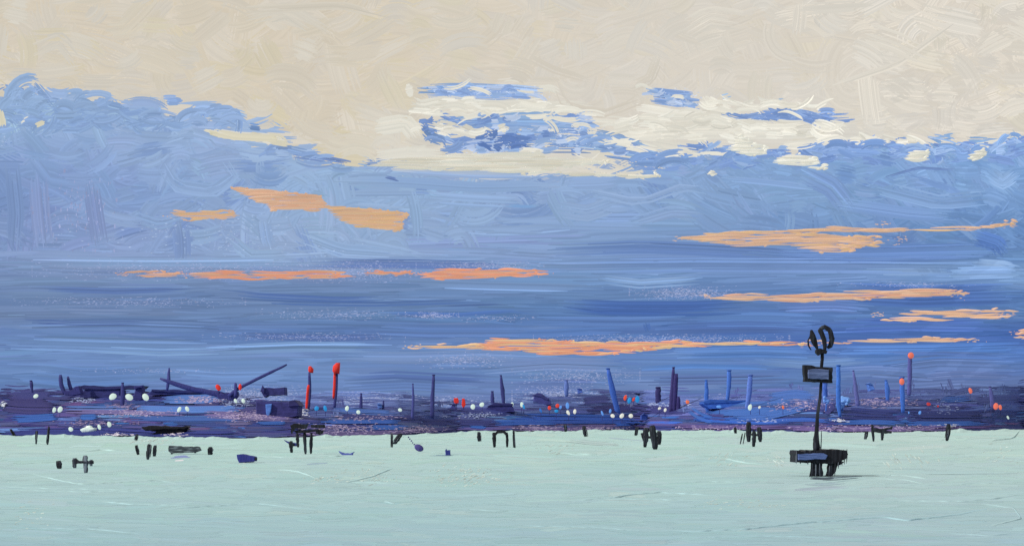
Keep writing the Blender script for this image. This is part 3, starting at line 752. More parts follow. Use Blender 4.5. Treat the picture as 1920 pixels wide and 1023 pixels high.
    Ls(pts, w, c)
PINK = (178, 160, 196)
for x0, x1, y0, y1, n, c in [
    (180, 330, 766, 782, 200, PINK), (330, 420, 742, 756, 160, PINK), (390, 540, 768, 790, 320, PINK), (560, 720, 792, 816, 240, PINK), (720, 850, 796, 812, 180, PINK), (100, 260, 785, 800, 120, (150, 130, 170)),
    (130, 180, 742, 756, 100, LAV), (410, 480, 740, 764, 260, LAV), (200, 270, 754, 768, 80, (150, 130, 170)), (600, 760, 776, 790, 100, PINK), (820, 960, 772, 784, 120, LAV), (960, 1060, 796, 808, 140, PINK),
    (1060, 1180, 798, 808, 140, PINK), (1160, 1300, 752, 764, 140, LAV), (1260, 1440, 796, 806, 180, PINK), (1380, 1480, 784, 792, 60, LAV), (1440, 1560, 748, 770, 140, PINK), (1580, 1720, 744, 764, 200, PINK),
    (1480, 1800, 796, 810, 360, (186, 168, 206)), (1740, 1800, 744, 780, 60, LAV), (1556, 1590, 784, 790, 40, (220, 220, 236)), (1760, 1800, 794, 800, 30, (220, 220, 236)), (180, 250, 810, 818, 50, (225, 215, 230)), (300, 350, 808, 818, 50, (226, 214, 232)),
    (550, 580, 764, 784, 90, (205, 208, 232)), (0, 12, 752, 764, 40, (214, 220, 236))]:
    land.bits(x0, x1, y0, y1, c, n, lx=(3, 12), w=(.7, 1.5))
# the water's paint laps raggedly over the foot of the bank
for k_ in range(len(land.c)):
    land.c[k_] = land.c[k_] + np.array((1, 7, 10))
shore_ob = land.build('shore', shore_map, paint_material('shore_paint', 'attr', k=.84, rough=.8, spec=.05))
shore_ob['kind'] = 'structure'


# ------------------------------------------------------------------ builders for things
class MB:
    def __init__(self):
        self.v, self.f = [], []

    def tube(self, pts, widths, Y, sides=8, jit=.09, depth=.9):
        """tapering, slightly uneven rod along photo points at distance Y"""
        pts = [Vector((*p, 0)) for p in pts]
        n = max(6, len(pts) * 3)
        L = [0]
        for a, b in zip(pts, pts[1:]):
            L.append(L[-1] + (b - a).length)
        P, W = [], []
        for k in range(n):
            s = L[-1] * k / (n - 1)
            P.append((np.interp(s, L, [p.x for p in pts]), np.interp(s, L, [p.y for p in pts])))
            W.append(float(np.interp(s, L, widths)))
        b0 = len(self.v)
        for k in range(n):
            a = P[max(0, k - 1)]; b = P[min(n - 1, k + 1)]
            d = Vector((b[0] - a[0], b[1] - a[1])).normalized()
            nx, ny = -d.y, d.x
            w = W[k] / 2 * (.72 if k in (0, n - 1) else 1)
            for j in range(sides):
                th = 2 * math.pi * (j + .5) / sides
                r = w * (1 + rnd.gauss(0, jit))
                cx_, sx_ = math.cos(th), math.sin(th)
                cx_ = math.copysign(abs(cx_) ** .6, cx_); sx_ = math.copysign(abs(sx_) ** .6, sx_) * .7
                self.v.append(at(P[k][0] + nx * r * cx_, P[k][1] + ny * r * cx_, Y + r * sx_ * depth * Y / F))
        for k in range(n - 1):
            for j in range(sides):
                p = b0 + k * sides + j; q = b0 + k * sides + (j + 1) % sides
                self.f.append((p, q, q + sides, p + sides))
        self.f.append(tuple(b0 + j for j in reversed(range(sides))))
        self.f.append(tuple(b0 + (n - 1) * sides + j for j in range(sides)))
        return self

    def slab(self, poly, Y, depth, jit=.5, bevel=1.2, sub=10):
        """a solid block with the given outline, depth in photo pixels at distance Y"""
        out = []
        for (x0, y0), (x1, y1) in zip(poly, poly[1:] + poly[:1]):
            m = max(1, int(math.hypot(x1 - x0, y1 - y0) / sub))
            for k in range(m):
                t = k / m
                out.append((x0 + (x1 - x0) * t + rnd.gauss(0, jit), y0 + (y1 - y0) * t + rnd.gauss(0, jit)))
        n = len(out)
        cx = sum(p[0] for p in out) / n; cy = sum(p[1] for p in out) / n
        area = sum(a[0] * b[1] - b[0] * a[1] for a, b in zip(out, out[1:] + out[:1]))
        if area < 0:
            out.reverse()
        b0 = len(self.v)
        D = depth * Y / F; B = bevel * Y / F
        for k, (dd, ins) in enumerate(((0, bevel), (B, 0), (D, 0))):
            for x, y in out:
                l = math.hypot(x - cx, y - cy) + 1e-6
                f_ = max(.3, 1 - ins / l)
                self.v.append(at(cx + (x - cx) * f_, cy + (y - cy) * f_, Y) + Vector((0, dd, 0)))
        for k in range(2):
            for j in range(n):
                p = b0 + k * n + j; q = b0 + k * n + (j + 1) % n
                self.f.append((p, p + n, q + n, q))
        self.f.append(tuple(b0 + j for j in range(n)))
        self.f.append(tuple(b0 + 2 * n + j for j in reversed(range(n))))
        return self

    def blob(self, x, y, rx, ry, Y, jit=.12, seg=9, rings=6, lean=0.0):
        b0 = len(self.v)
        ph = [1 + rnd.gauss(0, jit * 1.6) for _ in range(seg)]
        for k in range(rings + 1):
            la = math.pi * (k / rings - .5)
            for j in range(seg):
                th = 2 * math.pi * j / seg
                r = math.cos(la) * ph[j] if 0 < k < rings else .05
                ex = rx * r * math.cos(th); ez = ry * math.sin(la)
                self.v.append(at(x + ex - lean * ez, y + ez, Y + rx * .45 * r * math.sin(th) * Y / F))
        for k in range(rings):
            for j in range(seg):
                p = b0 + k * seg + j; q = b0 + k * seg + (j + 1) % seg
                self.f.append((p, q, q + seg, p + seg))
        self.f.append(tuple(b0 + j for j in reversed(range(seg))))
        self.f.append(tuple(b0 + rings * seg + j for j in range(seg)))
        return self

    def build(self, name, material, parent=None, origin=None, smooth=True):
        o0 = Vector(parent.location) if parent is not None and parent.type == 'EMPTY' else (origin or Vector((0, 0, 0)))
        if parent is not None and parent.type == 'MESH':
            o0 = Vector(parent['_o']); parent_root = parent
        me = bpy.data.meshes.new(name)
        me.from_pydata([tuple(v - o0) for v in self.v], [], self.f)
        me.update()
        if smooth:
            for p in me.polygons:
                p.use_smooth = True
        me.materials.append(material)
        o = bpy.data.objects.new(name, me)
        COL.objects.link(o)
        if parent is not None:
            o.parent = parent
        else:
            o.location = o0
        return o


def tag(o, label, cat, group=None):
    o['label'] = label; o['category'] = cat
    if group:
        o['group'] = group
    return o


def thing(name, loc, label, cat, group=None):
    o = bpy.data.objects.new(name, None)
    o.empty_display_size = .5
    COL.objects.link(o)
    o.location = loc
    return tag(o, label, cat, group)


# ------------------------------------------------------------------ CLOUDS
CY = 7000.0


def cloud(label, polys, col, alt=None, rows=2.0, gap=.28, holes=.2, far=(), edge=8, thick=7, group=None, streak=.3, emit=.12):
    """a long cloud made of many lens-shaped wisps that fill its outline"""
    allx = [p[0] for poly in polys for p in poly]; ally = [p[1] for poly in polys for p in poly]
    org = at(sum(allx) / len(allx), max(ally), CY)
    Vs, Qs, Cs = [], [], []
    n0 = 0
    cols = np.array([col, alt or col], float)
    for kp_, poly in enumerate(polys):
        hol = far[kp_] if kp_ < len(far) else holes
        P = np.array(poly, float)
        y = P[:, 1].min() + .6
        while y < P[:, 1].max():
            cuts = []
            for a, b in zip(P, np.roll(P, -1, 0)):
                if (a[1] <= y) != (b[1] <= y):
                    cuts.append(a[0] + (b[0] - a[0]) * (y - a[1]) / (b[1] - a[1]))
            cuts.sort()
            for x0, x1 in zip(cuts[::2], cuts[1::2]):
                x = x0 + rng.normal(0, edge)
                while x < x1:
                    L = min(x1 - x + rng.normal(0, edge * 1.2), rng.uniform(24, 150))
                    if L < 4:
                        break
                    if rng.random() > hol:
                        m = 7
                        t = np.linspace(0, 1, m)
                        cx = x + L * t
                        cyy = y + rng.normal(0, .5) + .8 * np.sin(t * 5 + rng.uniform(0, 6))
                        w = rows * .85 * np.interp(t, [0, .25, .7, 1], [.2, 1, 1, .12]) * rng.uniform(.7, 1.25)
                        dpt = thick * rng.uniform(.6, 1.3)
                        V = np.empty((m, 6, 3))
                        for j in range(6):
                            th = 2 * math.pi * j / 6
                            yy = cyy + w * math.cos(th)
                            Y = CY + dpt * math.sin(th) * np.interp(t, [0, .2, .8, 1], [.2, 1, 1, .2]) * CY / F * 1.0 + rng.normal(0, 2)
                            V[:, j, 0] = (cx - 960) / F * CY
                            V[:, j, 1] = Y
                            V[:, j, 2] = H - (yy - HZ) / F * CY
                        i = ((np.arange(m - 1) * 6)[:, None] + np.arange(6)[None, :]).ravel()
                        jn = ((np.arange(m - 1) * 6)[:, None] + ((np.arange(6) + 1) % 6)[None, :]).ravel()
                        Qs.append(np.stack([i, jn, jn + 6, i + 6], 1) + n0)
                        Vs.append(V.reshape(-1, 3) - np.array(org))
                        Cs.append(np.repeat((cols[int(rng.random() < streak)] * (1 + rng.normal(0, .02)))[None, :], m * 6, 0))
                        n0 += m * 6
                    x += L * (1 - .15) + (rng.uniform(4, 14) if rng.random() < gap else 0)
            y += rows * rng.uniform(.8, 1.15)
    for poly in polys:                       # loose flecks about both ends
        bx0, bx1 = min(p[0] for p in poly), max(p[0] for p in poly); by0, by1 = min(p[1] for p in poly), max(p[1] for p in poly)
        for _ in range(int(26 * (edge > 3))):
            x = rng.choice([bx0 + 8, bx1 - 8]) + rng.normal(0, 10); yc = rng.uniform(by0 * .6 + by1 * .4, by0 * .4 + by1 * .6) + rng.normal(0, 2.5)
            lx, ly = rng.uniform(1, 5), rng.uniform(.4, 1.1)
            V = np.array([[(x + a - 960) / F * CY, CY + d * 8, H - (yc + b - HZ) / F * CY] for a, b, d in ((-lx, 0, 0), (0, ly, 0), (lx, 0, 0), (0, -ly, 0), (0, 0, -1))]) - np.array(org)
            Vs.append(V[:4]); Qs.append(np.array([[0, 1, 2, 3]]) + n0); Cs.append(np.repeat(cols[0][None, :], 4, 0)); n0 += 4
    o = raw_mesh('cloud', np.concatenate(Vs), np.concatenate(Qs), np.concatenate(Cs), CLOUD_M)
    o.location = org
    for p in o.data.polygons:
        p.use_smooth = True
    return tag(o, label, 'cloud', group)


CLOUD_M = paint_material('cloud_paint', 'attr', k=.45, emit=.66, rough=.8, spec=.05)  # emission stands in for part of the sunlight on the clouds
AP, PE, OR, YL = (217, 181, 155), (217, 170, 144), (226, 150, 120), (222, 186, 146)
GO, GC = 'sunlit orange clouds', 'pale cream cloud tufts'
cloud('short thin apricot cloud, smallest in the pale blue sky above the cranes', [[(320, 394), (345, 398), (375, 396), (436, 394), (434, 406), (412, 413), (400, 409), (352, 414), (344, 410)]], AP, YL, gap=.1, group=GO)
cloud('wedge of apricot cloud with a long pointed tip, broadest of the upper orange clouds', [[(430, 351), (470, 354), (520, 358), (600, 366), (612, 386), (598, 396), (520, 392), (512, 396), (500, 384), (472, 374)]], (220, 180, 152), AP, rows=2.0, gap=.06, holes=.05, edge=2, thick=10, group=GO)
cloud('blunt apricot cloud slab with ragged square end below the pointed wedge cloud', [[(606, 386), (640, 388), (700, 392), (768, 400), (758, 412), (750, 433), (700, 428), (664, 426), (630, 408)]], (218, 182, 152), YL, rows=2.0, gap=.06, holes=.05, edge=2, thick=10, group=GO)
cloud('long coral streak of cloud low over the two red-topped chimneys, flecked at one end', [[(352, 512), (420, 507), (560, 509), (638, 508), (636, 522), (560, 521), (500, 525), (400, 522), (356, 518)]], (226, 160, 132), PE, gap=.2, group=GO)
cloud('faint broken smear of coral cloud before the long coral streak, lowest on that side', [[(220, 510), (280, 506), (346, 511), (346, 518), (270, 519)]], PE, YL, gap=.5, holes=.5, group=GO)
cloud('coral streak of cloud in mid sky, thinning to broken flecks beside the paler blue', [[(784, 516), (830, 503), (940, 504), (1018, 506), (1014, 516), (940, 520), (820, 524)]], (226, 160, 132), PE, gap=.2, group=GO)
cloud('few coral flecks of cloud between the two long coral streaks', [[(676, 509), (720, 505), (766, 510), (764, 515), (710, 516)]], (226, 160, 132), PE, gap=.5, holes=.45, group=GO)
cloud('apricot cloud with a full ragged belly and a long thin tail', [[(1266, 446), (1300, 440), (1370, 434), (1460, 432), (1560, 426), (1700, 428), (1700, 433), (1560, 433), (1500, 437), (1600, 443), (1645, 440), (1640, 455), (1590, 472), (1530, 473), (1480, 460), (1390, 461), (1330, 455)], [(1640, 428), (1820, 425), (1880, 419), (1901, 409), (1896, 421), (1830, 431), (1640, 433)]], AP, YL, gap=.05, holes=.05, far=(.2, .25), group=GO)
cloud('long flat apricot cloud with even height, above the dark blue band of sky', [[(1318, 560), (1370, 551), (1480, 553), (1560, 545), (1700, 542), (1790, 542), (1812, 549), (1740, 556), (1600, 561), (1480, 566)]], AP, PE, gap=.12, group=GO)
cloud('humped peach cloud above the striped sky, just over the low coral thread', [[(1640, 602), (1680, 594), (1720, 583), (1800, 582), (1860, 577), (1898, 582), (1890, 594), (1800, 599), (1700, 602)]], (224, 184, 154), (232, 196, 176), gap=.12, group=GO)
cloud('longest coral cloud low in the sky, yellow flecks at one end, thinning towards the beacon', [[(900, 642), (925, 634), (1010, 636), (1100, 640), (1220, 642), (1216, 655), (1140, 665), (1020, 664), (960, 657), (900, 655)], [(1190, 642), (1270, 637), (1330, 645), (1400, 639), (1470, 641), (1520, 643), (1500, 647), (1330, 649), (1190, 654)]], (226, 162, 132), YL, gap=.1, streak=.4, group=GO, far=(.05, .25))
cloud('broken row of yellow-orange cloud flecks beside the longest coral cloud', [[(764, 650), (790, 644), (850, 646), (905, 643), (905, 655), (850, 654), (790, 655)]], YL, AP, gap=.5, holes=.3, group=GO)
cloud('thin apricot thread of cloud stretching away beside the beacon topmark', [[(1520, 645), (1570, 640), (1640, 636), (1740, 632), (1828, 635), (1800, 640), (1680, 641), (1580, 643)]], AP, PE, gap=.04, group=GO)
cloud('small coral wisp of cloud cut by the picture edge below the humped peach cloud', [[(1902, 626), (1918, 616), (1935, 622), (1930, 636), (1910, 632)]], PE, AP, gap=.05, group=GO)
CW = (225, 221, 208)
cloud('long cream bank of cloud lying on the blue under the gaps', [[(690, 312), (720, 300), (850, 290), (960, 287), (1010, 282), (1028, 296), (1130, 300), (1150, 304), (1040, 314), (1030, 322), (980, 327), (900, 320), (800, 318)], [(1040, 322), (1100, 325), (1200, 326), (1238, 325), (1236, 332), (1180, 331), (1060, 328)]], CW, (220, 214, 198), rows=3, gap=.05, holes=.03, edge=2, group=GC)
cloud('curled cream tuft of cloud with fanned strokes at the edge of the blue bank', [[(1362, 280), (1376, 266), (1390, 250), (1412, 268), (1440, 274), (1436, 288), (1400, 292)]], (228, 226, 215), CW, rows=2.6, gap=.05, holes=.03, edge=2, group=GC)
cloud('bright cream tuft of cloud floating wholly in the blue', [[(1448, 304), (1466, 292), (1500, 288), (1532, 296), (1530, 306), (1555, 308), (1548, 320), (1510, 314), (1470, 312)]], (230, 228, 217), CW, rows=2.6, gap=.05, holes=.03, edge=2, group=GC)
cloud('small round cream tuft of cloud at the upper blue edge, larger of the last two', [[(1696, 298), (1706, 284), (1730, 280), (1744, 284), (1736, 302), (1712, 303)]], (218, 216, 203), CW, rows=2.6, gap=.05, holes=.03, edge=2, group=GC)
cloud('smallest round cream tuft of cloud near the edge of the picture', [[(1814, 298), (1822, 286), (1846, 280), (1850, 288), (1838, 300)]], (214, 212, 200), CW, rows=2.6, gap=.05, holes=.03, edge=2, group=GC)
cloud('tiny cream fleck of cloud in the blue below the long cream bank', [[(1324, 326), (1334, 320), (1346, 324), (1338, 331)]], (216, 212, 198), CW, rows=2.0, gap=0, holes=0, edge=1, group=GC)

# ------------------------------------------------------------------ FAR SHORE THINGS
C_NAVY, C_VIO, C_BLUE, C_BLU2, C_MID, C_GREY = (56, 60, 116), (60, 54, 108), (62, 104, 184), (80, 118, 192), (78, 92, 156), (96, 104, 160)
C_RED, C_CORAL = (214, 56, 48), (226, 116, 96)


def onland(x, y):
    return float(shore_depth(x, y)) - 2.0


def chimney(pts, ws, col, label, name='chimney', cat='chimney', group='chimneys and masts on the far shore', Y=None, side=None):
    bx, by = pts[-1]
    Y = Y or onland(bx, min(by, float(interp(bx, SHORE)) - 1))
    pts = list(pts); pts[-1] = (bx, by + 2)
    base = at(bx, by, Y)
    t = thing(name, base, label, cat, group)
    MB().tube(pts, ws, Y).build('shaft', M_(col, amt=.22), t)
    x0, y0 = pts[0]
    MB().tube([(x0, y0 - .6), (x0, y0 + max(1.6, ws[0] * .35))], [ws[0] * 1.12, ws[0] * 1.1], Y).build('rim', M_(tuple(int(c * .9) for c in col), amt=.2), t)
    return t, Y


for pts, ws, col, label in [  # bluer shafts have the fade of distance put into their base colour
    ([(774, 719), (775, 750), (773, 786)], [3, 5, 6], (68, 74, 136), 'slim violet chimney, shorter of the two bare ones past the red-topped pair'),
    ([(813, 702), (811, 745), (810, 784)], [5.5, 7.5, 8], C_NAVY, 'straight navy chimney, taller of the two bare ones past the red-topped pair'),
    ([(677, 737), (677, 752), (676, 766)], [3.5, 6, 7], C_NAVY, 'stubby navy chimney between the pale lamps past the red-topped pair'),
    ([(719, 751), (719, 760), (718, 768)], [3, 4, 4], C_NAVY, 'tiniest navy stack beside a pale blue patch on the low shore'),
    ([(923, 733), (923, 745), (924, 757)], [5, 7, 7], C_NAVY, 'short thick navy chimney next to a taller leaning one above the sloping shed'),
    ([(939, 703), (942, 730), (945, 757)], [4, 8, 6], C_NAVY, 'navy chimney leaning a little, above the sloping shed'),
    ([(1140, 690), (1148, 730), (1160, 776)], [7, 11, 10], (60, 96, 178), 'bright blue chimney leaning strongly, three pale lamps at its foot'),
    ([(1062, 712), (1062, 728), (1062, 742)], [6, 9, 6], (90, 112, 176), 'faint grey-blue chimney on the mist above mid shore'),
    ([(1324, 712), (1325, 735), (1324, 762), (1330, 772)], [5, 8, 8, 7], C_BLUE, 'blue chimney rising from the end of the bright blue shed'),
    ([(1367, 693), (1367, 720), (1363, 752)], [8, 8.5, 6], (70, 110, 188), 'tallest blue chimney over the bright blue shed'),
    ([(1407, 702), (1405, 730), (1401, 768)], [9, 10, 8], (88, 116, 188), 'pale blue chimney fading into the sky by the bright blue shed'),
    ([(1572, 684), (1572, 720), (1572, 760), (1576, 782)], [8, 8.5, 8, 5], (62, 108, 190), 'blue chimney nearest the beacon mast, light blue bush at its foot'),
    ([(1547, 716), (1547, 730), (1547, 746)], [9, 10, 9], (66, 100, 180), 'short blue chimney half behind the beacon mast'),
    ([(1600, 694), (1604, 725), (1609, 762)], [4, 7, 9], (92, 98, 158), 'grey-violet chimney leaning, second after the beacon'),
    ([(1661, 712), (1664, 730), (1664, 752)], [5, 10, 5], (66, 106, 186), 'small plump blue chimney standing between grey and orange-lit ones'),
    ([(1856, 724), (1860, 745), (1862, 768)], [5, 9, 10], (80, 84, 142), 'dim violet chimney near the two coral lamps'),
    ([(58, 713), (59, 721), (61, 738)], [5, 7, 3], C_NAVY, 'small lone dark stack on the wooded rise by the picture edge'),
    ([(230, 717), (230, 740), (229, 762)], [5, 9, 8], C_NAVY, 'navy chimney between two large pale lamps in front of the long flat shed'),
    ([(1234, 725), (1234, 740), (1234, 756)], [9, 11, 10], (54, 52, 100), 'squat dark tower beside the tallest dark chimney'),
]:
    chimney(pts, ws, col, label)

# the tallest dark chimney, twin shafts and a low annexe
t, Y = chimney([(1263, 688), (1261, 730), (1258, 773)], [5, 9, 9], (58, 54, 106), 'tallest dark violet chimney with a thicker shorter shaft against it')
MB().tube([(1268, 700), (1266, 740), (1265, 775)], [8, 9, 9], Y - 2).build('shaft', M_((50, 46, 98)), t)
MB().tube([(1272, 743), (1272, 760), (1271, 775)], [6, 8, 7], Y - 4).build('annexe', M_((50, 46, 98)), t)

# red-topped pair
for (hx, hy, rx, ry, pts, ws, rpts, lab, hp) in [
    (582, 693, 5, 7.5, [(580, 697), (581, 730), (578, 768)], [5, 6, 6], [(578.5, 721), (576, 744), (574.5, 767)], 'shorter red-topped chimney with a round red head and red band down one side', None),
    (629, 690, 6, 10, [(632, 694), (630, 730), (627, 766)], [4.5, 6, 6], [(627.5, 700), (627, 724), (625.5, 747)], 'taller red-topped chimney with a square red head and long red stripe', [(624, 685), (630, 680), (637, 680), (636, 701), (632, 699), (630, 700), (628, 704), (623, 694)]),
]:
    Y = onland(pts[-1][0], pts[-1][1])
    t = thing('chimney', at(*pts[-1], Y), lab, 'chimney', 'red-topped chimneys')
    MB().tube(pts, ws, Y).build('shaft', M_(C_NAVY), t)
    MB().tube(rpts, [5, 5, 4.4], Y - 2.2, jit=.1).build('red_stripe', M_(C_RED, amt=.12), t)
    m = MB()
    if hp:
        m.slab(hp, Y - 3, 8, jit=.3)
    else:
        m.slab([(577, 690), (579, 686), (583, 686), (587, 691), (586.5, 698), (583, 699), (580, 698), (577, 695)], Y - 3, 7, jit=.5, sub=4)
    m.build('red_head', M_(C_RED, amt=.12), t)

# orange-lit mast and chimney
for pts, ws, col, hx, hy, rx, ry, lab in [
    ([(1706, 662), (1706, 695), (1705, 732), (1704, 742)], [8, 8, 8, 7], (84, 88, 150), 1708, 666, 5.5, 6, 'tall violet chimney with a coral lamp at its top, last tall one along the shore'),
    ([(1691, 706), (1692, 735), (1693, 774)], [9, 10, 7], (64, 106, 190), 1691, 715, 5, 6.5, 'blue chimney with a coral lamp near its top, beside the tall violet one'),
]:
    t, Y = chimney(pts, ws, col, lab)
    MB().blob(hx, hy, rx, ry, Y - 4).build('lamp', M_(C_CORAL, emit=.55, amt=.1, E=1.8), t)


def building(poly, depth, col, label, name='shed', cat='shed', roof=None, extra=(), group=None, yb=None, base=None):
    bx = sum(p[0] for p in poly) / len(poly); by = base or max(p[1] for p in poly)
    Y = onland(bx, min(by, float(interp(bx, SHORE)) - 2))
    t = thing(name, at(bx, by, Y), label, cat, group)
    MB().slab(poly, Y, depth, jit=.5, sub=8).build('wall', M_(col, amt=.25, scale=(.25, .25, .9)), t, smooth=False)
    if roof:
        MB().slab(roof, Y - .8, depth + 6, jit=.4, sub=8).build('roof', M_(tuple(int(c * .88) for c in col), amt=.25, scale=(.2, .2, .9)), t, smooth=False)
    for nm, pl, c in extra:
        MB().slab(pl, Y - 1.2, 4, jit=.4, sub=8).build(nm, M_(c, amt=.2, scale=(.3, .3, .9)), t, smooth=False)
    return t


building([(160, 728), (225, 730), (224, 742), (206, 745), (160, 746), (148, 741)], 40, (54, 58, 114), 'long low navy shed with a flat overhanging roof under a navy chimney',
         roof=[(150, 724), (158, 721), (200, 724), (268, 722), (262, 728), (200, 730), (156, 729)], extra=[('pier', [(158, 744), (170, 744), (168, 757), (160, 757)], (58, 60, 116))])
building([(254, 728), (266, 724), (266, 748), (259, 752), (250, 748)], 24, (54, 56, 112), 'narrow dark block between two pale lamps at the end of the long navy shed', name='tower_block', cat='building', extra=[('parapet', [(250, 724), (268, 721), (268, 726), (251, 729)], (50, 52, 108))])
building([(284, 731), (330, 733), (410, 738), (410, 742), (340, 740), (276, 739)], 30, (52, 58, 118), 'thin dark quay shed lying under the crossed crane booms', roof=[(284, 729), (350, 731), (410, 735), (410, 738), (340, 736), (284, 733)])
building([(480, 752), (540, 754), (558, 758), (558, 780), (520, 782), (480, 778)], 60, (56, 56, 110), 'broad dark shed in front of the two red-topped chimneys', roof=[(541, 750), (553, 749), (562, 760), (540, 762)],
         extra=[('blue_door', [(498, 757), (509, 757), (507, 772), (503, 782), (499, 774)], (80, 120, 190))])
building([(493, 727), (503, 726), (534, 726), (535, 740), (500, 741), (495, 744), (490, 735)], 30, (56, 58, 112), 'dark floating block of a shed roof beyond the crane, above the broad dark shed', extra=[('gable', [(488, 733), (492, 722), (496, 728), (496, 738)], (54, 56, 110))], base=752)
building([(900, 772), (915, 762), (928, 756), (960, 758), (965, 772)], 50, (52, 54, 112), 'dark shed with a sloping end under the leaning navy chimney', roof=[(913, 761), (928, 754), (962, 756), (962, 760), (926, 760)])
building([(1000, 758), (1001, 740), (1012, 737), (1032, 750), (1034, 758)], 40, (66, 70, 130), 'dark hump-backed shed on the mist of mid shore', roof=[(999, 741), (1008, 736), (1016, 738), (1030, 747), (1026, 750), (1010, 743)])
building([(1316, 756), (1330, 750), (1410, 752), (1412, 764), (1330, 766)], 50, (56, 98, 182), 'bright blue shed at the foot of three blue chimneys', roof=[(1318, 752), (1332, 748), (1402, 750), (1402, 753), (1320, 756)])
building([(846, 762), (848, 757), (854, 757), (854, 768), (844, 769), (836, 768)], 16, (66, 70, 130), 'little dark hut under two red marks', name='hut', cat='hut', roof=[(846, 758), (850, 755), (856, 757), (855, 760)])
building([(1083, 729), (1090, 729), (1092, 736), (1084, 738)], 14, (74, 100, 176), 'small blue hut high on the misty mid shore', name='hut', cat='hut', roof=[(1082, 728), (1087, 726), (1092, 729), (1090, 731)], base=752)
building([(1628, 719), (1636, 720), (1641, 730), (1630, 732)], 14, (80, 116, 190), 'small blue hut on the rise past the beacon', name='hut', cat='hut', roof=[(1627, 719), (1631, 717), (1637, 720), (1634, 722)], base=748)
building([(1203, 778), (1208, 775), (1214, 778), (1214, 786), (1207, 790), (1202, 786)], 14, (62, 92, 180), 'round-topped blue hut low on the shore by the leaning blue chimney', name='hut', cat='hut', roof=[(1202, 779), (1208, 774), (1215, 779), (1208, 778)])
building([(707, 757), (715, 757), (716, 764), (708, 766)], 12, (92, 126, 196), 'pale blue hut beside the tiniest navy stack', name='hut', cat='hut', roof=[(706, 758), (711, 755), (717, 758), (712, 759)], base=768)

# cranes
Yc = onland(420, 760)
t = thing('crane', at(420, 752, Yc), 'navy crane with one long low boom and an upright mast, red lamp on it', 'crane', 'quay cranes')
MB().tube([(300, 709), (330, 720), (370, 731), (424, 741)], [5, 9, 9, 12], Yc).build('boom', M_(C_NAVY), t)
MB().tube([(317, 689), (316, 712), (313, 732)], [4, 7, 5], Yc + 3).build('mast', M_((64, 70, 128)), t)
MB().slab([(406, 738), (436, 736), (432, 750), (418, 748), (408, 746)], Yc - 2, 16).build('base', M_((54, 56, 112)), t, smooth=False)
MB().blob(409, 726, 4, 6, Yc - 3, lean=-.3).build('red_lamp', M_(C_RED, emit=.4, amt=.1, E=1.5), t)
MB().tube([(409, 730), (410, 738)], [2, 2], Yc - 1).build('lamp_pole', M_(C_NAVY), t)
t = thing('crane', at(434, 752, Yc), 'navy crane with its jib raised far out at a slant, red lamp on it', 'crane', 'quay cranes')
MB().tube([(428, 742), (450, 726), (490, 706), (538, 683)], [7, 6, 6, 4], Yc - 4).build('jib', M_(C_NAVY), t)
MB().tube([(441, 717), (442, 730), (441, 744)], [5, 7, 5], Yc - 5).build('mast', M_((60, 64, 122)), t)
MB().slab([(428, 738), (446, 734), (446, 742), (438, 752), (428, 750)], Yc - 3, 14).build('base', M_((54, 56, 112)), t, smooth=False)
MB().blob(450.5, 725, 3.2, 6, Yc - 8).build('red_lamp', M_(C_RED, emit=.4, amt=.1, E=1.5), t)
Yl = onland(134, 752)
t = thing('loading_crane', at(134, 742, Yl), 'navy quay loader with two raised uneven arms on a low dark base', 'crane', 'quay cranes')
MB().tube([(113, 702), (115, 722), (121, 738)], [7, 8.5, 7], Yl).build('arm', M_(C_NAVY), t)
MB().tube([(127, 705), (130, 720), (134, 732)], [4, 7, 7], Yl + 2).build('arm', M_(C_NAVY), t)
MB().slab([(118, 734), (136, 730), (140, 725), (148, 724), (152, 738), (134, 741), (120, 740)], Yl - 1, 16).build('base', M_((56, 58, 116)), t, smooth=False)

# light-blue bushes at the foot of the chimney
for poly, lab, c in [([(1569, 748), (1578, 742), (1592, 744), (1596, 752), (1588, 757), (1580, 766), (1573, 772), (1568, 760)], 'large light blue bush at the foot of the blue chimney after the beacon', (112, 156, 222)),
                     ([(1546, 746), (1551, 746), (1556, 752), (1550, 755), (1545, 752)], 'small light blue bush beside the beacon mast', (106, 150, 222))]:
    bx = sum(p[0] for p in poly) / len(poly)
    Y = onland(bx, 772)
    t = thing('bush', at(bx, 772, Y), lab, 'bush', 'light blue bushes')
    m = MB().slab(poly, Y - 4, 8, jit=.8, sub=4)
    for _ in range(9):
        m.blob(bx + rnd.uniform(-9, 9) * (len(poly) / 8), sum(p[1] for p in poly) / len(poly) + rnd.uniform(-6, 4), rnd.uniform(2, 4), rnd.uniform(1.5, 3.5), Y - 5, jit=.25)
    m.build('foliage', M_(c, amt=.15), t)
    MB().tube([(bx, 756), (bx - 1, 774)], [3, 3], Y).build('stem', M_((70, 110, 190)), t)

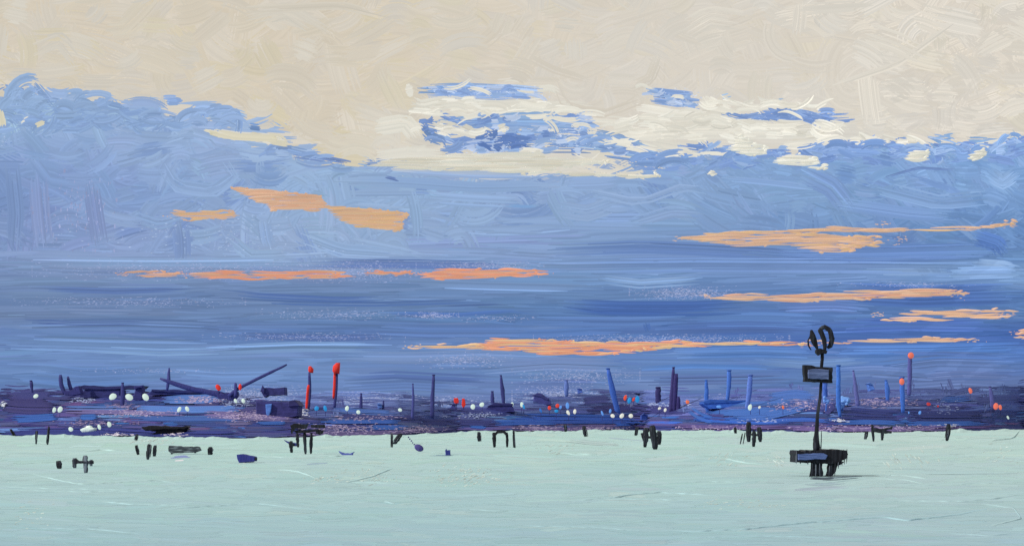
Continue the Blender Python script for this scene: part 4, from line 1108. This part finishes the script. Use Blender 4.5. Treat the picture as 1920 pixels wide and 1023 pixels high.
# ------------------------------------------------------------------ LAMPS
PALE, CREAMY, CYAN, SKYB, ORNG, REDL = (206, 228, 218), (224, 226, 214), (40, 140, 206), (96, 150, 226), (226, 118, 84), (214, 70, 58)
LAMPS = [
    (67, 742, 4, 4.5, PALE, 'small pale lamp alone on the wooded rise near the picture edge'),
    (101, 768, 4.3, 6.3, PALE, 'first pale lamp of the close pair low under the quay loader'), (112, 767, 4.3, 6.3, PALE, 'second pale lamp of the close pair low under the quay loader'),
    (210, 743, 5.6, 7.4, PALE, 'large pale lamp on the loader side of the navy chimney'), (242, 744, 7, 8, PALE, 'largest pale lamp, just past the navy chimney'), (273, 744, 5.6, 7.8, PALE, 'large pale lamp past the narrow dark block'),
    (336, 767, 4.4, 5.6, PALE, 'first pale lamp of the pair on the light blue bank below the crane boom'), (351, 766, 4.4, 5.6, PALE, 'second pale lamp of the pair on the light blue bank below the crane boom'),
    (442, 751, 3.8, 5, PALE, 'pale lamp right under the crane pivot'), (456, 751, 4, 5.3, PALE, 'pale lamp next to the one under the crane pivot, away from the crane'),
    (132, 804, 5, 4.8, PALE, 'pale lamp at the water edge before the white boat'), (186, 800, 3.6, 5.6, PALE, 'pale lamp at the water edge just past the white boat'), (204, 795, 4, 6.4, PALE, 'highest pale lamp by the water edge past the white boat'),
    (593, 765, 5, 5.4, CYAN, 'cyan lamp nearer the shorter red-topped chimney'), (610, 765, 5.2, 6.6, CYAN, 'cyan lamp nearer the taller red-topped chimney'),
    (651, 765, 5, 6.2, PALE, 'pale lamp past the taller red-topped chimney, upper one'), (672, 772, 4.8, 4.8, PALE, 'pale lamp set lower, below the stubby navy chimney'), (750, 768, 4.2, 4.2, PALE, 'single pale lamp before the two bare chimneys'),
    (887, 762, 4.4, 6, PALE, 'pale lamp below the two red marks'), (904, 758, 5.6, 4.6, PALE, 'flat pale lamp on the sloping end of the dark shed'), (960, 758, 3.2, 5, PALE, 'narrow pale lamp at the high end of the sloping shed'),
    (978, 758, 3.6, 5.4, PALE, 'pale lamp with cyan touching it past the sloping shed'), (982, 762, 2.4, 5, CYAN, 'cyan lamp tucked behind the pale one past the sloping shed'),
    (1014, 769, 2.8, 5, (50, 110, 190), 'dim blue lamp between the hump-backed shed and the first red lamp'),
    (1030, 764, 3.6, 4.8, REDL, 'red lamp under the hump-backed shed, lower of two'), (1045, 760, 3.4, 4.8, REDL, 'red lamp under the hump-backed shed, upper of two'),
    (1043, 770, 5, 3.6, CYAN, 'flat cyan lamp right below the upper red one'), (1051, 763, 2.4, 4, SKYB, 'tiny light blue lamp beside the upper red one'), (1064, 760, 3.2, 6.6, SKYB, 'tall light blue lamp over two cream ones'),
    (1066, 773, 3.8, 5.2, CREAMY, 'cream lamp below the tall light blue one'), (1078, 771, 3.6, 5.4, CREAMY, 'tilted cream lamp next to the one below the tall light blue lamp'),
    (1129, 774, 2.8, 5, SKYB, 'thin light blue lamp before the leaning blue chimney'), (1144, 770, 2.6, 5, SKYB, 'light blue lamp touching the leaning blue chimney'),
    (1149, 779, 3.6, 4.4, CREAMY, 'first of three cream lamps at the foot of the leaning blue chimney'), (1166, 779, 4.2, 5.2, CREAMY, 'middle of three cream lamps at the foot of the leaning blue chimney'), (1183, 779, 5, 4.8, CREAMY, 'last of three cream lamps at the foot of the leaning blue chimney'),
    (1173, 745, 3.4, 6.4, (222, 84, 60), 'tall red lamp past the leaning blue chimney, beside cyan'), (1180, 750, 4, 7, CYAN, 'cyan lamp between the two red ones past the leaning chimney'),
    (1188, 748, 2.4, 4.6, REDL, 'small red lamp between two cyan lamps'), (1195, 748, 4, 8, CYAN, 'tallest cyan lamp, last in the red and cyan row'),
    (1236, 765, 3, 3.2, CREAMY, 'small cream lamp under the squat dark tower'), (1247, 768, 3.6, 3.8, CREAMY, 'cream lamp at the foot of the tallest dark chimney'),
    (1288, 753, 3.6, 4.6, ORNG, 'orange lamp just past the tallest dark chimney'), (1349, 762, 5, 3.4, SKYB, 'light blue lamp on the bright blue shed'), (1407, 763, 5, 6.4, PALE, 'large pale lamp at the foot of the pale blue chimney'), (1424, 763, 2.6, 3.2, CREAMY, 'tiny cream lamp past the bright blue shed'),
    (1468, 763, 2.8, 4.2, ORNG, 'small orange lamp on the blue bank before the beacon'), (1740, 757, 3.6, 3.8, (180, 60, 66), 'dark red lamp on the bank past the tall violet chimney'), (1759, 761, 2.2, 2.4, (170, 56, 62), 'tiniest dark red lamp on the bank'),
    (1725, 773, 2.8, 4.2, SKYB, 'light blue lamp low on the dark bank'), (1704, 773, 1.6, 2.8, SKYB, 'tiniest light blue lamp low on the dark bank'), (1819, 732, 5, 6.6, C_CORAL, 'single coral lamp high on the bank'),
    (1867, 761, 5.6, 7.4, C_CORAL, 'larger coral lamp of the touching pair'), (1876, 763, 4.4, 5.6, C_CORAL, 'smaller coral lamp of the touching pair'), (1890, 782, 3, 3.6, PALE, 'pale lamp low on the dark bank by the picture edge'),
]
for x, y, rx, ry, c, lab in LAMPS:
    yb = min(y + 16, float(interp(x, SHORE)) - 1)
    Y = onland(x, yb)
    t = thing('lamp', at(x, yb, Y), lab, 'lamp', 'lamps along the far shore')
    MB().blob(x, y, rx * rnd.uniform(.74, .96), ry * rnd.uniform(.78, .96), Y, jit=.18, lean=rnd.uniform(-.35, .35), seg=8, rings=5).build('lamp_head', M_(c, emit=.78, amt=.07, E=3.4), t)
    MB().tube([(x, y + ry * .7), (x, yb + 1)], [1.0, 1.2], Y + 1, sides=5).build('pole', M_((56, 58, 114)), t)
for x, y, w, h, lab in [(856, 751, 4.6, 6, 'wider red signal plate on a short post above the little dark hut'), (869.5, 755, 3.6, 8.4, 'narrow tall red signal plate next to the wider red one')]:
    Y = onland(x, 770)
    t = thing('signal', at(x, 770, Y), lab, 'signal', 'red signal plates')
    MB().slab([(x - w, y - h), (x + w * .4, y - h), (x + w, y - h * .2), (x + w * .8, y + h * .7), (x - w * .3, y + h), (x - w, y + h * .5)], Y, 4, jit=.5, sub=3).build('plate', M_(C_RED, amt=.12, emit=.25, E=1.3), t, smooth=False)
    MB().tube([(x, y + h * .6), (x, 771)], [1.4, 1.6], Y + 2, sides=5).build('post', M_(C_NAVY), t)

# ------------------------------------------------------------------ BOATS AND PILES IN THE WATER
INK, GRY = (30, 32, 40), (92, 100, 112)
K_INK = M_(INK, streak=(56, 62, 72), amt=.3, scale=(4, 4, .35))
K_BLK = M_((26, 27, 34), streak=(40, 44, 52), amt=.3, scale=(4, 4, .5))
K_GRY = M_((52, 56, 66), streak=(120, 130, 142), amt=.4, scale=(5, 5, .3))


def wY(y):
    return F * H / (y - HZ)


def pile(x0, y0, x1, y1, w, lab, m=None, group='lone piles in the water', ragged=2, t=None, Y=None, name='mooring_pile'):
    """an upright timber pile, its weathered strips standing a little proud"""
    Y = Y or wY(max(y1, 803.5)); w = w * 1.02
    solo = t is None
    if solo:
        t = thing(name, at(x1, y1, Y), lab, 'pile', group)
    MB().tube([(x0, y0), ((x0 + x1) / 2 + rnd.uniform(-.5, .5), (y0 + y1) / 2), (x1, y1 + 1.2)], [w * .88, w, w * .62], Y, jit=.14).build('shaft' if solo else 'pile', m or K_INK, t)
    if solo:
        for k in range(5):
            o = rnd.uniform(-.6, .6) * w
            a = rnd.uniform(-.08, .35); b = rnd.uniform(.6, 1.05)
            MB().tube([(x0 + o + (x1 - x0) * a, y0 + (y1 - y0) * a), (x0 + o + (x1 - x0) * b, y0 + (y1 - y0) * b)], [1.1, 1.4], Y - .5 * w * Y / F, sides=5).build('strip', K_GRY if k % 3 == 0 else K_BLK, t)
    return t


for a in [
    (20, 804, 27, 817, 5, 'slanting dark pile at the water edge nearest the picture edge'), (69, 807, 68, 832, 4.5, 'dark pile at the water edge, shorter of the first upright pair'), (92, 799, 89, 833, 4.5, 'dark pile at the water edge, taller of the first upright pair'),
    (238, 797, 246, 814, 6, 'slanting dark pile against the bank before the black barge'), (257, 813, 255, 825, 6, 'stumpy black pile just before the black barge'), (195, 812, 195, 817, 5, 'tiny black stump at the water edge past the white boat'),
    (255, 834, 259, 852, 6, 'grey pile in open water, first of three in a row below the barge'), (280, 832, 277, 861, 8.5, 'thickest grey pile of the three in a row below the barge'), (291, 834, 290, 855, 6, 'last grey pile of the three in a row below the barge'),
    (735, 812, 735, 838, 4, 'thin black pile at the water edge beside a leaning brushy one'), (752, 813, 738, 832, 9, 'brushy dark pile leaning hard over beside the thin black one'),
    (898, 809, 898, 827, 7, 'short dark pile before the black arch frame'), (963, 806, 965, 839, 4, 'thin black pile just past the arch frame'), (1059, 795, 1061, 809, 6, 'short dark pile against the bank, first of a spaced pair in mid water'), (1095, 798, 1098, 818, 7, 'tilted dark pile, second of a spaced pair in mid water'),
    (1194, 800, 1192, 816, 5, 'small pile standing apart before the thick black cluster'), (1378, 800, 1379, 812, 5, 'faint small pile standing apart before the second cluster'), (1610, 790, 1614, 804, 6, 'slanting dark pile against the bank past the beacon'),
    (1625, 808, 1623, 823, 6, 'short pile beside the crossbar frame past the beacon'), (1755, 796, 1758, 808, 5, 'faint pile against the purple bank, next to last'), (1779, 794, 1775, 826, 8, 'tall dark pile, last before the picture edge'),
    (394, 837, 395, 852, 9, 'stumpy grey pile past the low dark jetty'), (110, 863, 112, 878, 11, 'stumpy dark pile beside the low frame in nearer water'),
]:
    pile(*a)


def frame(name, label, cat, piles, beams, y_base, group=None, mat=None, bm=None):
    Y = min(wY(p[3]) for p in piles)
    bx = sum(p[2] for p in piles) / len(piles)
    t = thing(name, at(bx, max(p[3] for p in piles), Y), label, cat, group)
    for k, (x0, y0, x1, y1, w) in enumerate(piles):
        pile(x0, y0, x1, y1, w, None, m=mat, t=t, Y=wY(y1))
    for pl, d in beams:
        MB().slab(pl, Y - .5 * d * Y / F, d, jit=.5, sub=5, bevel=.6).build('beam', bm or K_INK, t, smooth=False)
    return t


GP = 'pile frames in the water'
frame('mooring_dolphin', 'low dark frame of three piles under one crossbar in nearer water', 'pile frame', [(140, 858, 140, 877, 9), (160, 853, 161, 886, 10), (171, 861, 171, 873, 7)], [([(136, 861), (142, 858), (146, 864), (174, 864), (174, 869), (146, 868), (138, 869)], 8)], 880, GP, mat=K_GRY)
frame('jetty', 'low dark grey jetty lying flat on the water past three grey piles', 'jetty', [(322, 838, 322, 851, 5), (366, 838, 366, 849, 5)], [([(316, 834), (330, 836), (372, 837), (374, 844), (366, 847), (322, 849), (316, 846)], 16)], 851, GP, mat=K_GRY, bm=M_((60, 66, 74), streak=(128, 140, 146), amt=.4, scale=(.6, 4, 6)))
frame('jetty', 'black pier head of heavy broken beams on leaning legs below the broad dark shed', 'jetty', [(557, 812, 559, 838, 6), (571, 810, 573, 851, 6), (584, 812, 583, 850, 6), (546, 826, 547, 848, 7)],
      [([(544, 797), (552, 793), (577, 795), (574, 802), (552, 803), (546, 812), (545, 802)], 14), ([(583, 795), (608, 795), (609, 802), (584, 801)], 12), ([(593, 807), (606, 805), (605, 812), (599, 816), (593, 811)], 8), ([(550, 806), (600, 804), (600, 808), (556, 812)], 8)], 842, GP, mat=K_INK, bm=K_BLK)
frame('mooring_dolphin', 'black arch of two piles joined at the top in mid water', 'pile frame', [(926, 810, 927, 838, 7), (950, 810, 951, 838, 5)], [([(924, 814), (932, 807), (946, 806), (952, 812), (950, 817), (944, 811), (934, 812), (926, 820)], 6)], 836, GP, mat=K_BLK, bm=K_BLK)
frame('pile_cluster', 'thickest black cluster of tapered piles in mid water', 'pile cluster', [(1212, 801, 1209, 838, 10), (1222, 797, 1229, 842, 13), (1236, 807, 1236, 833, 9), (1203, 811, 1208, 826, 5)], [([(1206, 816), (1238, 818), (1238, 822), (1206, 821)], 4)], 838, GP, mat=K_INK)
frame('pile_cluster', 'second black cluster of separated piles nearer the beacon', 'pile cluster', [(1404, 790, 1404, 828, 10), (1414, 806, 1413, 837, 8), (1423, 800, 1426, 828, 9), (1392, 812, 1388, 832, 2.5), (1397, 810, 1393, 832, 2)], [([(1400, 812), (1426, 813), (1426, 817), (1400, 816)], 4)], 832, GP, mat=K_INK)
frame('mooring_dolphin', 'dark frame with a tall post and broken crossbar past the beacon', 'pile frame', [(1635, 795, 1638, 827, 5.5), (1654, 806, 1654, 825, 6)], [([(1638, 801), (1656, 803), (1674, 799), (1674, 804), (1660, 806), (1674, 808), (1672, 812), (1650, 811), (1638, 808)], 8)], 824, GP, mat=K_INK)

# black barge on the shore line
Y = wY(819)
t = thing('barge', at(300, 819, Y), 'black barge with broad flat top and narrow foot on the shore line', 'barge')
MB().slab([(266, 802), (300, 799), (345, 800), (352, 805), (338, 810), (312, 811), (304, 819), (276, 821), (288, 813), (292, 809), (272, 806)], Y, 30, jit=.7, sub=6).build('hull', K_BLK, t, smooth=False)
MB().slab([(264, 800), (285, 797), (318, 800), (349, 798), (352, 802), (318, 805), (270, 805)], Y - 2, 24, jit=.6, sub=6).build('deck', M_((30, 30, 36)), t, smooth=False)
# white boat
Y = wY(817)
t = thing('boat', at(163, 812, Y), 'small white boat with a rounded cabin at the water edge', 'boat', 'small boats')
MB().slab([(149, 804), (158, 801), (178, 801), (177, 808), (166, 812), (154, 811)], Y, 14, jit=.4, sub=5).build('hull', M_((208, 226, 220), amt=.06), t)
MB().blob(167, 801, 8, 4, Y + 3).build('cabin', M_((212, 228, 222), amt=.06), t)
MB().slab([(160, 810), (174, 808), (172, 817), (163, 818)], Y + 2, 6, jit=.3, sub=4).build('keel', M_((196, 206, 214), amt=.08), t)
# navy boats and buoys
C_HULL = (48, 54, 122)
Y = wY(867)
t = thing('boat', at(461, 866, Y), 'navy boat hull with black stern block lying in open water', 'boat', 'small boats')
MB().slab([(443, 852), (452, 851), (478, 856), (478, 864), (448, 867), (445, 860)], Y, 22, jit=.3, sub=6).build('hull', M_(C_HULL, amt=.12), t, smooth=False)
MB().slab([(477.5, 857), (481, 857), (481, 862), (477.5, 862)], Y - .3, 8, jit=.2, sub=4).build('stern_block', K_BLK, t, smooth=False)
MB().slab([(446, 866), (474, 863.5), (474, 866), (450, 869)], Y + .3, 16, jit=.3, sub=5).build('waterline', M_((216, 214, 220), amt=.08), t, smooth=False)
Y = wY(853)
t = thing('boat', at(647, 852, Y), 'slim violet rowing boat with upturned ends in mid water', 'boat', 'small boats')
MB().slab([(634, 845), (642, 849), (656, 850), (664, 846), (660, 853), (648, 856), (640, 852)], Y, 10, jit=.5, sub=4).build('hull', M_((88, 98, 168), amt=.3, scale=(.6, 2, 5)), t, smooth=False)
MB().slab([(641, 849.5), (656, 850.5), (656, 851.5), (641, 851)], Y + .4, 4, jit=.1, sub=5).build('thwart', M_((120, 132, 186)), t, smooth=False)
Y = wY(847)
t = thing('buoy', at(785, 845, Y), 'tilted violet buoy with a broken dark chain reaching to the bank', 'buoy', 'buoys')
MB().blob(785, 839, 7.5, 7, Y, lean=-.35).build('float', M_((74, 68, 128), amt=.25), t)
for k in range(5):
    MB().blob(766 + k * 2.6, 819 + k * 3.4, 1.6, 1.5, Y + 2, jit=.2, seg=6, rings=4).build('chain_link', M_((70, 62, 116)), t)
Y = wY(853)
t = thing('buoy', at(839, 853, Y), 'square navy buoy standing upright in mid water', 'buoy', 'buoys')
MB().slab([(834.5, 844), (844, 843), (844.5, 853), (835, 854)], Y, 8, jit=.4, sub=4).build('float', M_((52, 60, 128), amt=.3), t, smooth=False)
MB().tube([(836, 845), (837, 841)], [3, 2], Y + .2).build('ring', M_((50, 56, 120)), t)
Y = wY(836)
t = thing('boat', at(545, 832, Y), 'small dark blue boat moored by the pier head legs', 'boat', 'small boats')
MB().slab([(532, 823), (542, 828), (556, 830), (556, 836), (546, 838), (540, 832)], Y, 10, jit=.6, sub=5).build('hull', M_((58, 66, 126), amt=.3), t, smooth=False)
MB().slab([(541, 830), (552, 831), (549, 846), (545, 848)], Y - .4, 6, jit=.5, sub=5).build('bow_post', K_BLK, t, smooth=False)

# ------------------------------------------------------------------ THE BEACON
Y = wY(893)
u = Y / F
t = thing('beacon', at(1545, 893, Y), 'tall black beacon with open topmark, sign board and platform on thick legs', 'beacon')
PANEL = M_((86, 106, 156), streak=(62, 80, 126), amt=.25, scale=(.7, 4, 9))
MB().slab([(1492, 845), (1540, 843), (1588, 843), (1590, 852), (1587, 860), (1574, 866), (1552, 869), (1493, 866)], Y, 60, jit=.9, sub=5).build('platform', K_BLK, t, smooth=False)
MB().slab([(1496, 850.5), (1545, 849), (1553, 853), (1549, 860), (1497, 862)], Y - .25, 5, jit=.35, sub=6).build('platform_panel', PANEL, t, smooth=False)
MB().slab([(1524, 865), (1542, 865), (1543, 890), (1540, 895), (1536, 890), (1532, 896), (1528, 891), (1522, 895)], Y + .3, 16, jit=.9, sub=5).build('leg', K_INK, t, smooth=False)
MB().slab([(1556, 865), (1582, 864), (1570, 874), (1569, 884), (1563, 890), (1560, 896), (1556, 891), (1550, 895)], Y + .2, 16, jit=1.0, sub=6).build('leg', K_BLK, t, smooth=False)
MB().tube([(1521.5, 866), (1521, 880), (1518, 895)], [2.4, 2.4, 2.8], Y).build('leg', K_BLK, t)
MB().tube([(1530.5, 846), (1530.5, 830), (1531, 812), (1532.5, 780), (1537.5, 745), (1540, 714)], [16, 12, 8.6, 6, 5.6, 5.6], Y + .6).build('mast', K_INK, t)
MB().tube([(1540, 690), (1541.5, 674), (1542, 658)], [6, 6.4, 6], Y + .6).build('upper_mast', K_BLK, t)
MB().tube([(1539, 846), (1540, 822), (1540, 806)], [2.2, 1.8, 1.2], Y + .9).build('stay', K_GRY, t)
MB().slab([(1507, 684), (1515, 683), (1530, 687), (1562, 688), (1561, 718), (1536, 716), (1509, 715), (1508, 700)], Y + .1, 14, jit=.5, sub=6).build('sign_board', K_BLK, t, smooth=False)
MB().slab([(1515, 692), (1530, 691), (1555, 693), (1554, 711), (1516, 709)], Y - .12, 4, jit=.4, sub=6).build('sign_panel', M_((78, 92, 130), streak=(100, 114, 152), amt=.3, scale=(.8, 4, 5)), t, smooth=False)
MB().slab([(1530, 655), (1538, 652), (1552, 657), (1550, 663), (1544, 662), (1536, 665), (1530, 661)], Y + .2, 10, jit=.5, sub=4).build('topmark_bracket', K_BLK, t, smooth=False)
MB().tube([(1533, 655), (1528, 643), (1524, 631), (1521, 618)], [4, 10, 12, 5], Y + .4).build('topmark_blade', K_BLK, t)
MB().tube([(1519, 630), (1515, 638), (1516, 648), (1521, 656)], [2, 3, 3.4, 2], Y + .4).build('topmark_hook', K_BLK, t)
MB().tube([(1547, 657), (1546, 640), (1541, 625), (1536, 616)], [6, 9, 10, 9], Y + .3).build('topmark_vane', K_INK, t)
MB().tube([(1537, 617), (1546, 612), (1556, 619), (1560, 634), (1557, 648), (1551, 652)], [7, 8, 9, 10, 9, 6], Y + .5).build('topmark_vane', K_INK, t)

for x0, y0, x1, y1, w_ in [(1524, 868, 1521, 897, 1.6), (1530, 870, 1529, 899, 2.2), (1537, 868, 1538, 898, 2.0), (1556, 872, 1554, 897, 1.6), (1559, 872, 1558, 899, 2.2), (1566, 868, 1565, 892, 2.0),
                           (1572, 866, 1572, 878, 2.4), (1582, 842, 1583, 870, 2.4), (1588, 841, 1587, 868, 2.0), (1578, 862, 1579, 872, 2.0), (1494, 843, 1493, 869, 2.0), (1500, 862, 1501, 869, 2.4), (1514, 864, 1515, 870, 2.4)]:
    MB().tube([(x0, y0), ((x0 + x1) / 2 + rnd.gauss(0, .6), (y0 + y1) / 2), (x1, y1)], [w_ * .6, w_, w_ * .5], Y - rnd.uniform(.1, .35), sides=6).build('fender', rnd.choice([K_BLK, K_BLK, K_INK, K_GRY]), t)
